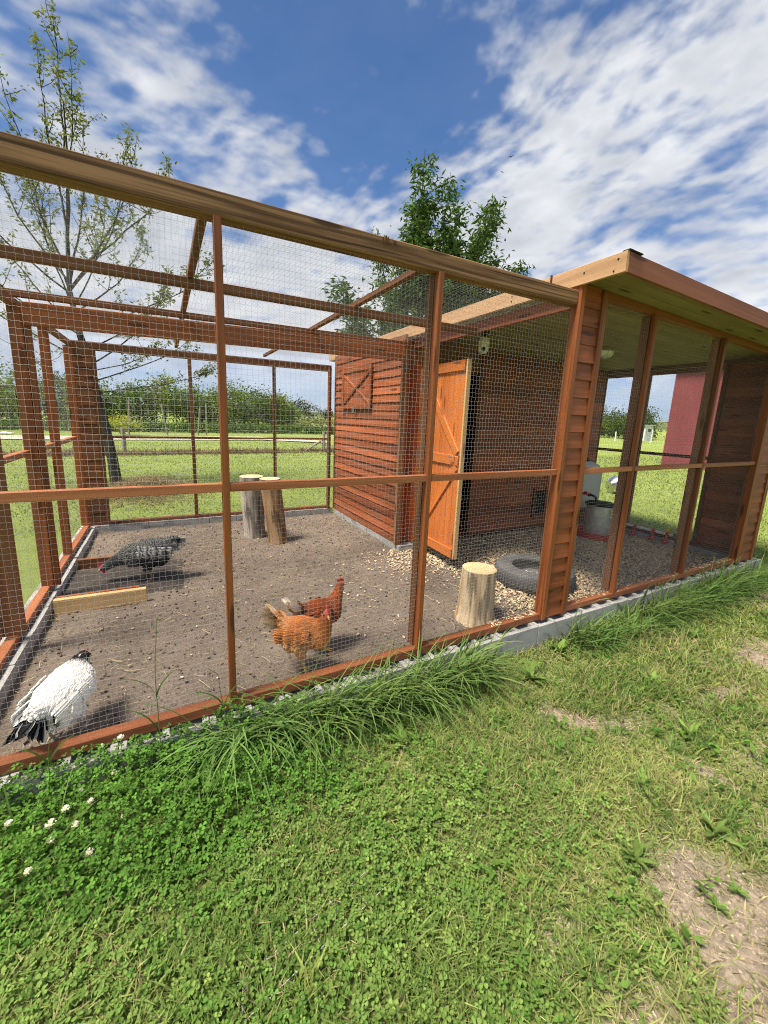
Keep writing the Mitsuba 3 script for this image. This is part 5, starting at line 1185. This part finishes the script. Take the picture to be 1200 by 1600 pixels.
# white clover flowers
S['m_rust'] = pr((.23, .17, .13), .8, .2)
S['m_flower'] = pr(VC, .8, .2)
def flower(x, y, h, s_, seed, label):
    g = np.random.default_rng(seed); k = thing('clover_flower', label, 'flower', 'white clover flowers by the left blocks'); z = float(gh(x, y)); q = np.array([(x, y, z), (x+.01, y, z+h*.6), (x+.012, y-.004, z+h)])
    put(k+'__stem', M().add(*tube(q, .0014, 5)), 'm_stem', uv=False)
    n_ = 70; u_ = g.normal(size=(n_, 3)); u_ /= np.linalg.norm(u_, axis=1, keepdims=True); u_ = u_[u_[:, 2] > -.55]; n_ = len(u_); t = u_+np.array([0, 0, .9]); t /= np.linalg.norm(t, axis=1, keepdims=True); nn_ = u_-t*(u_*t).sum(1, keepdims=True); nn_ /= np.linalg.norm(nn_, axis=1, keepdims=True)
    cw_ = np.where((u_[:, 2:] < -.1), np.array([[.50, .48, .30]]), np.array([[.82, .82, .72]]))
    v, f, c = feathers(q[-1]+u_*s_*.45, nn_, t, np.full(n_, s_*.75), np.full(n_, s_*.32), lambda ti_: cw_, .25); m = M().add(v, f, None, c); vv, ff = icos(q[-1], s_*.5, 1); m.add(vv, ff, None, (.55, .58, .35)); put(k+'__head', m, 'm_flower', color=True)
FL = [(-.48, 1.65, .13, .017), (-.40, 1.62, .12, .013), (-.44, 1.69, .14, .013), (-.34, 1.50, .10, .013), (-.36, 1.70, .13, .011), (-.62, 1.72, .13, .012), (-.27, 1.925, .20, .014), (-.345, 1.93, .18, .011), (-.29, 1.80, .14, .010), (-.55, 1.86, .13, .012), (-.47, 1.60, .11, .011), (-.24, 1.60, .10, .010), (-.52, 1.52, .10, .011), (-.40, 1.76, .14, .010)]
for i, q in enumerate(FL): flower(*q, 800+i, 'round white clover flower head in the dark clover by the left blocks')
# strip of old fencing wire in the turf
wf = thing('wire_strip', 'strip of old grey fencing wire half sunk in the foreground turf', 'fencing wire')
A_, B_, C_, D_ = np.array([.03, .84]), np.array([.62, .965]), np.array([.05, .93]), np.array([.58, 1.04])
def wz(p): return np.c_[p, gh(p[:, 0], p[:, 1])+.026]
tt = np.linspace(0, 1, 14)[:, None]
put(wf+'__line_wire', M().add(*tube(wz(A_+(B_-A_)*tt), .0014, 6)), 'm_wire', uv=False); put(wf+'__line_wire', M().add(*tube(wz(C_+(D_-C_)*tt), .0014, 6)), 'm_wire', uv=False)
for s_ in (.12, .26, .40, .55, .70, .86): put(wf+'__cross_wire', M().add(*tube(wz(A_+(B_-A_)*s_+((C_+(D_-C_)*(s_+.01))-(A_+(B_-A_)*s_))*np.linspace(-.05, 1.1, 5)[:, None]), .0012, 6)), 'm_wire', uv=False)
rw_ = thing('wire_grid', 'rusty wire grid pressed into the lawn on the right', 'wire grid')
for i in range(7): p = np.array([2.12, 1.27-.035*i*.9])+np.outer(np.linspace(0, 1, 8), np.array([.62, -.17])); put(rw_+'__wire', M().add(*tube(np.c_[p, gh(p[:, 0], p[:, 1])+.004], .0013, 5)), 'm_rust', uv=False)
for i in range(4): p = np.array([2.15+.18*i, 1.27-.05*i])+np.outer(np.linspace(0, 1, 6), np.array([-.02, -.21])); put(rw_+'__wire', M().add(*tube(np.c_[p, gh(p[:, 0], p[:, 1])+.005], .0013, 5)), 'm_rust', uv=False)
# lawn behind and beside the pen
N = 150000; x, y = np.concatenate([rg.uniform(-7, 9, N), rg.uniform(6.55, 26, N)]), np.concatenate([rg.uniform(6.42, 24, N), rg.uniform(.8, 14, N)])
r_ = np.hypot(x, y); kp = (rg.random(2*N) < np.clip((7.5/r_)**2.2, 0, 1)) & ((y > 6.42) | (x > 6.6)) & (r_ > 6); kp &= rg.random(2*N) > .95*dirt(x, y); x, y, r_ = x[kp], y[kp], r_[kp]; N = len(x)
a = np.clip(.5+1.6*nz(x, y*2.2, .8, 65)+.8*nz(x, y*2, 3, 67)+rg.normal(0, .2, N), 0, 1)[:, None]; col = (np.array([.120, .185, .040])*(1-a)+np.array([.260, .315, .090])*a)*rg.uniform(.8, 1.2, (N, 1))
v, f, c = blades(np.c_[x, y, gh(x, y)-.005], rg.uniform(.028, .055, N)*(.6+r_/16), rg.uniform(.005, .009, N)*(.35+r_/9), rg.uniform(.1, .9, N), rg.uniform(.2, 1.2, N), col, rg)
k = put('back_lawn', M().add(v, f, None, c), 'm_leaf', color=True); tag(k, 'mown bright lawn behind and beside the pen', 'grass', kind='stuff')
N = 9000; x = rg.uniform(-9, 12, N); y = 17.6+.06*x+rg.normal(0, .32, N)
v, f, c = blades(np.c_[x, y, gh(x, y)], rg.uniform(.10, .34, N)*(.6+1.2*np.clip(nz(x, y, 1.2, 66)+.4, 0, 1)), rg.uniform(.012, .03, N), rg.uniform(.2, 1.2, N), rg.uniform(.3, 1.4, N), np.array([.20, .140, .085])*rg.uniform(.5, 1.5, (N, 1)), rg)
k = put('dead_grass_bank', M().add(v, f, None, c), 'm_leaf', color=True); tag(k, 'brown strip of dead grass along the field edge', 'dead grass', kind='stuff')
N = 5200; x, y = -.40+rg.normal(0, .50, N), 9.35+rg.normal(0, .75, N); e_ = np.exp(-((x+.40)/.55)**2-((y-9.4)/.9)**2)
v, f, c = blades(np.c_[x, y, gh(x, y)+.26*e_*rg.random(N)], rg.uniform(.10, .26, N), rg.uniform(.006, .014, N), rg.uniform(.5, 1.5, N), rg.uniform(.2, 1.0, N), np.array([.30, .235, .130])*rg.uniform(.4, 1.3, (N, 1)), rg)
k = put('hay_heap', M().add(v, f, None, c), 'm_leaf', color=True); tag(k, 'low heap of dry hay round the foot of the young tree', 'hay')
for kk in list(S):
    if S[kk] is None: del S[kk]
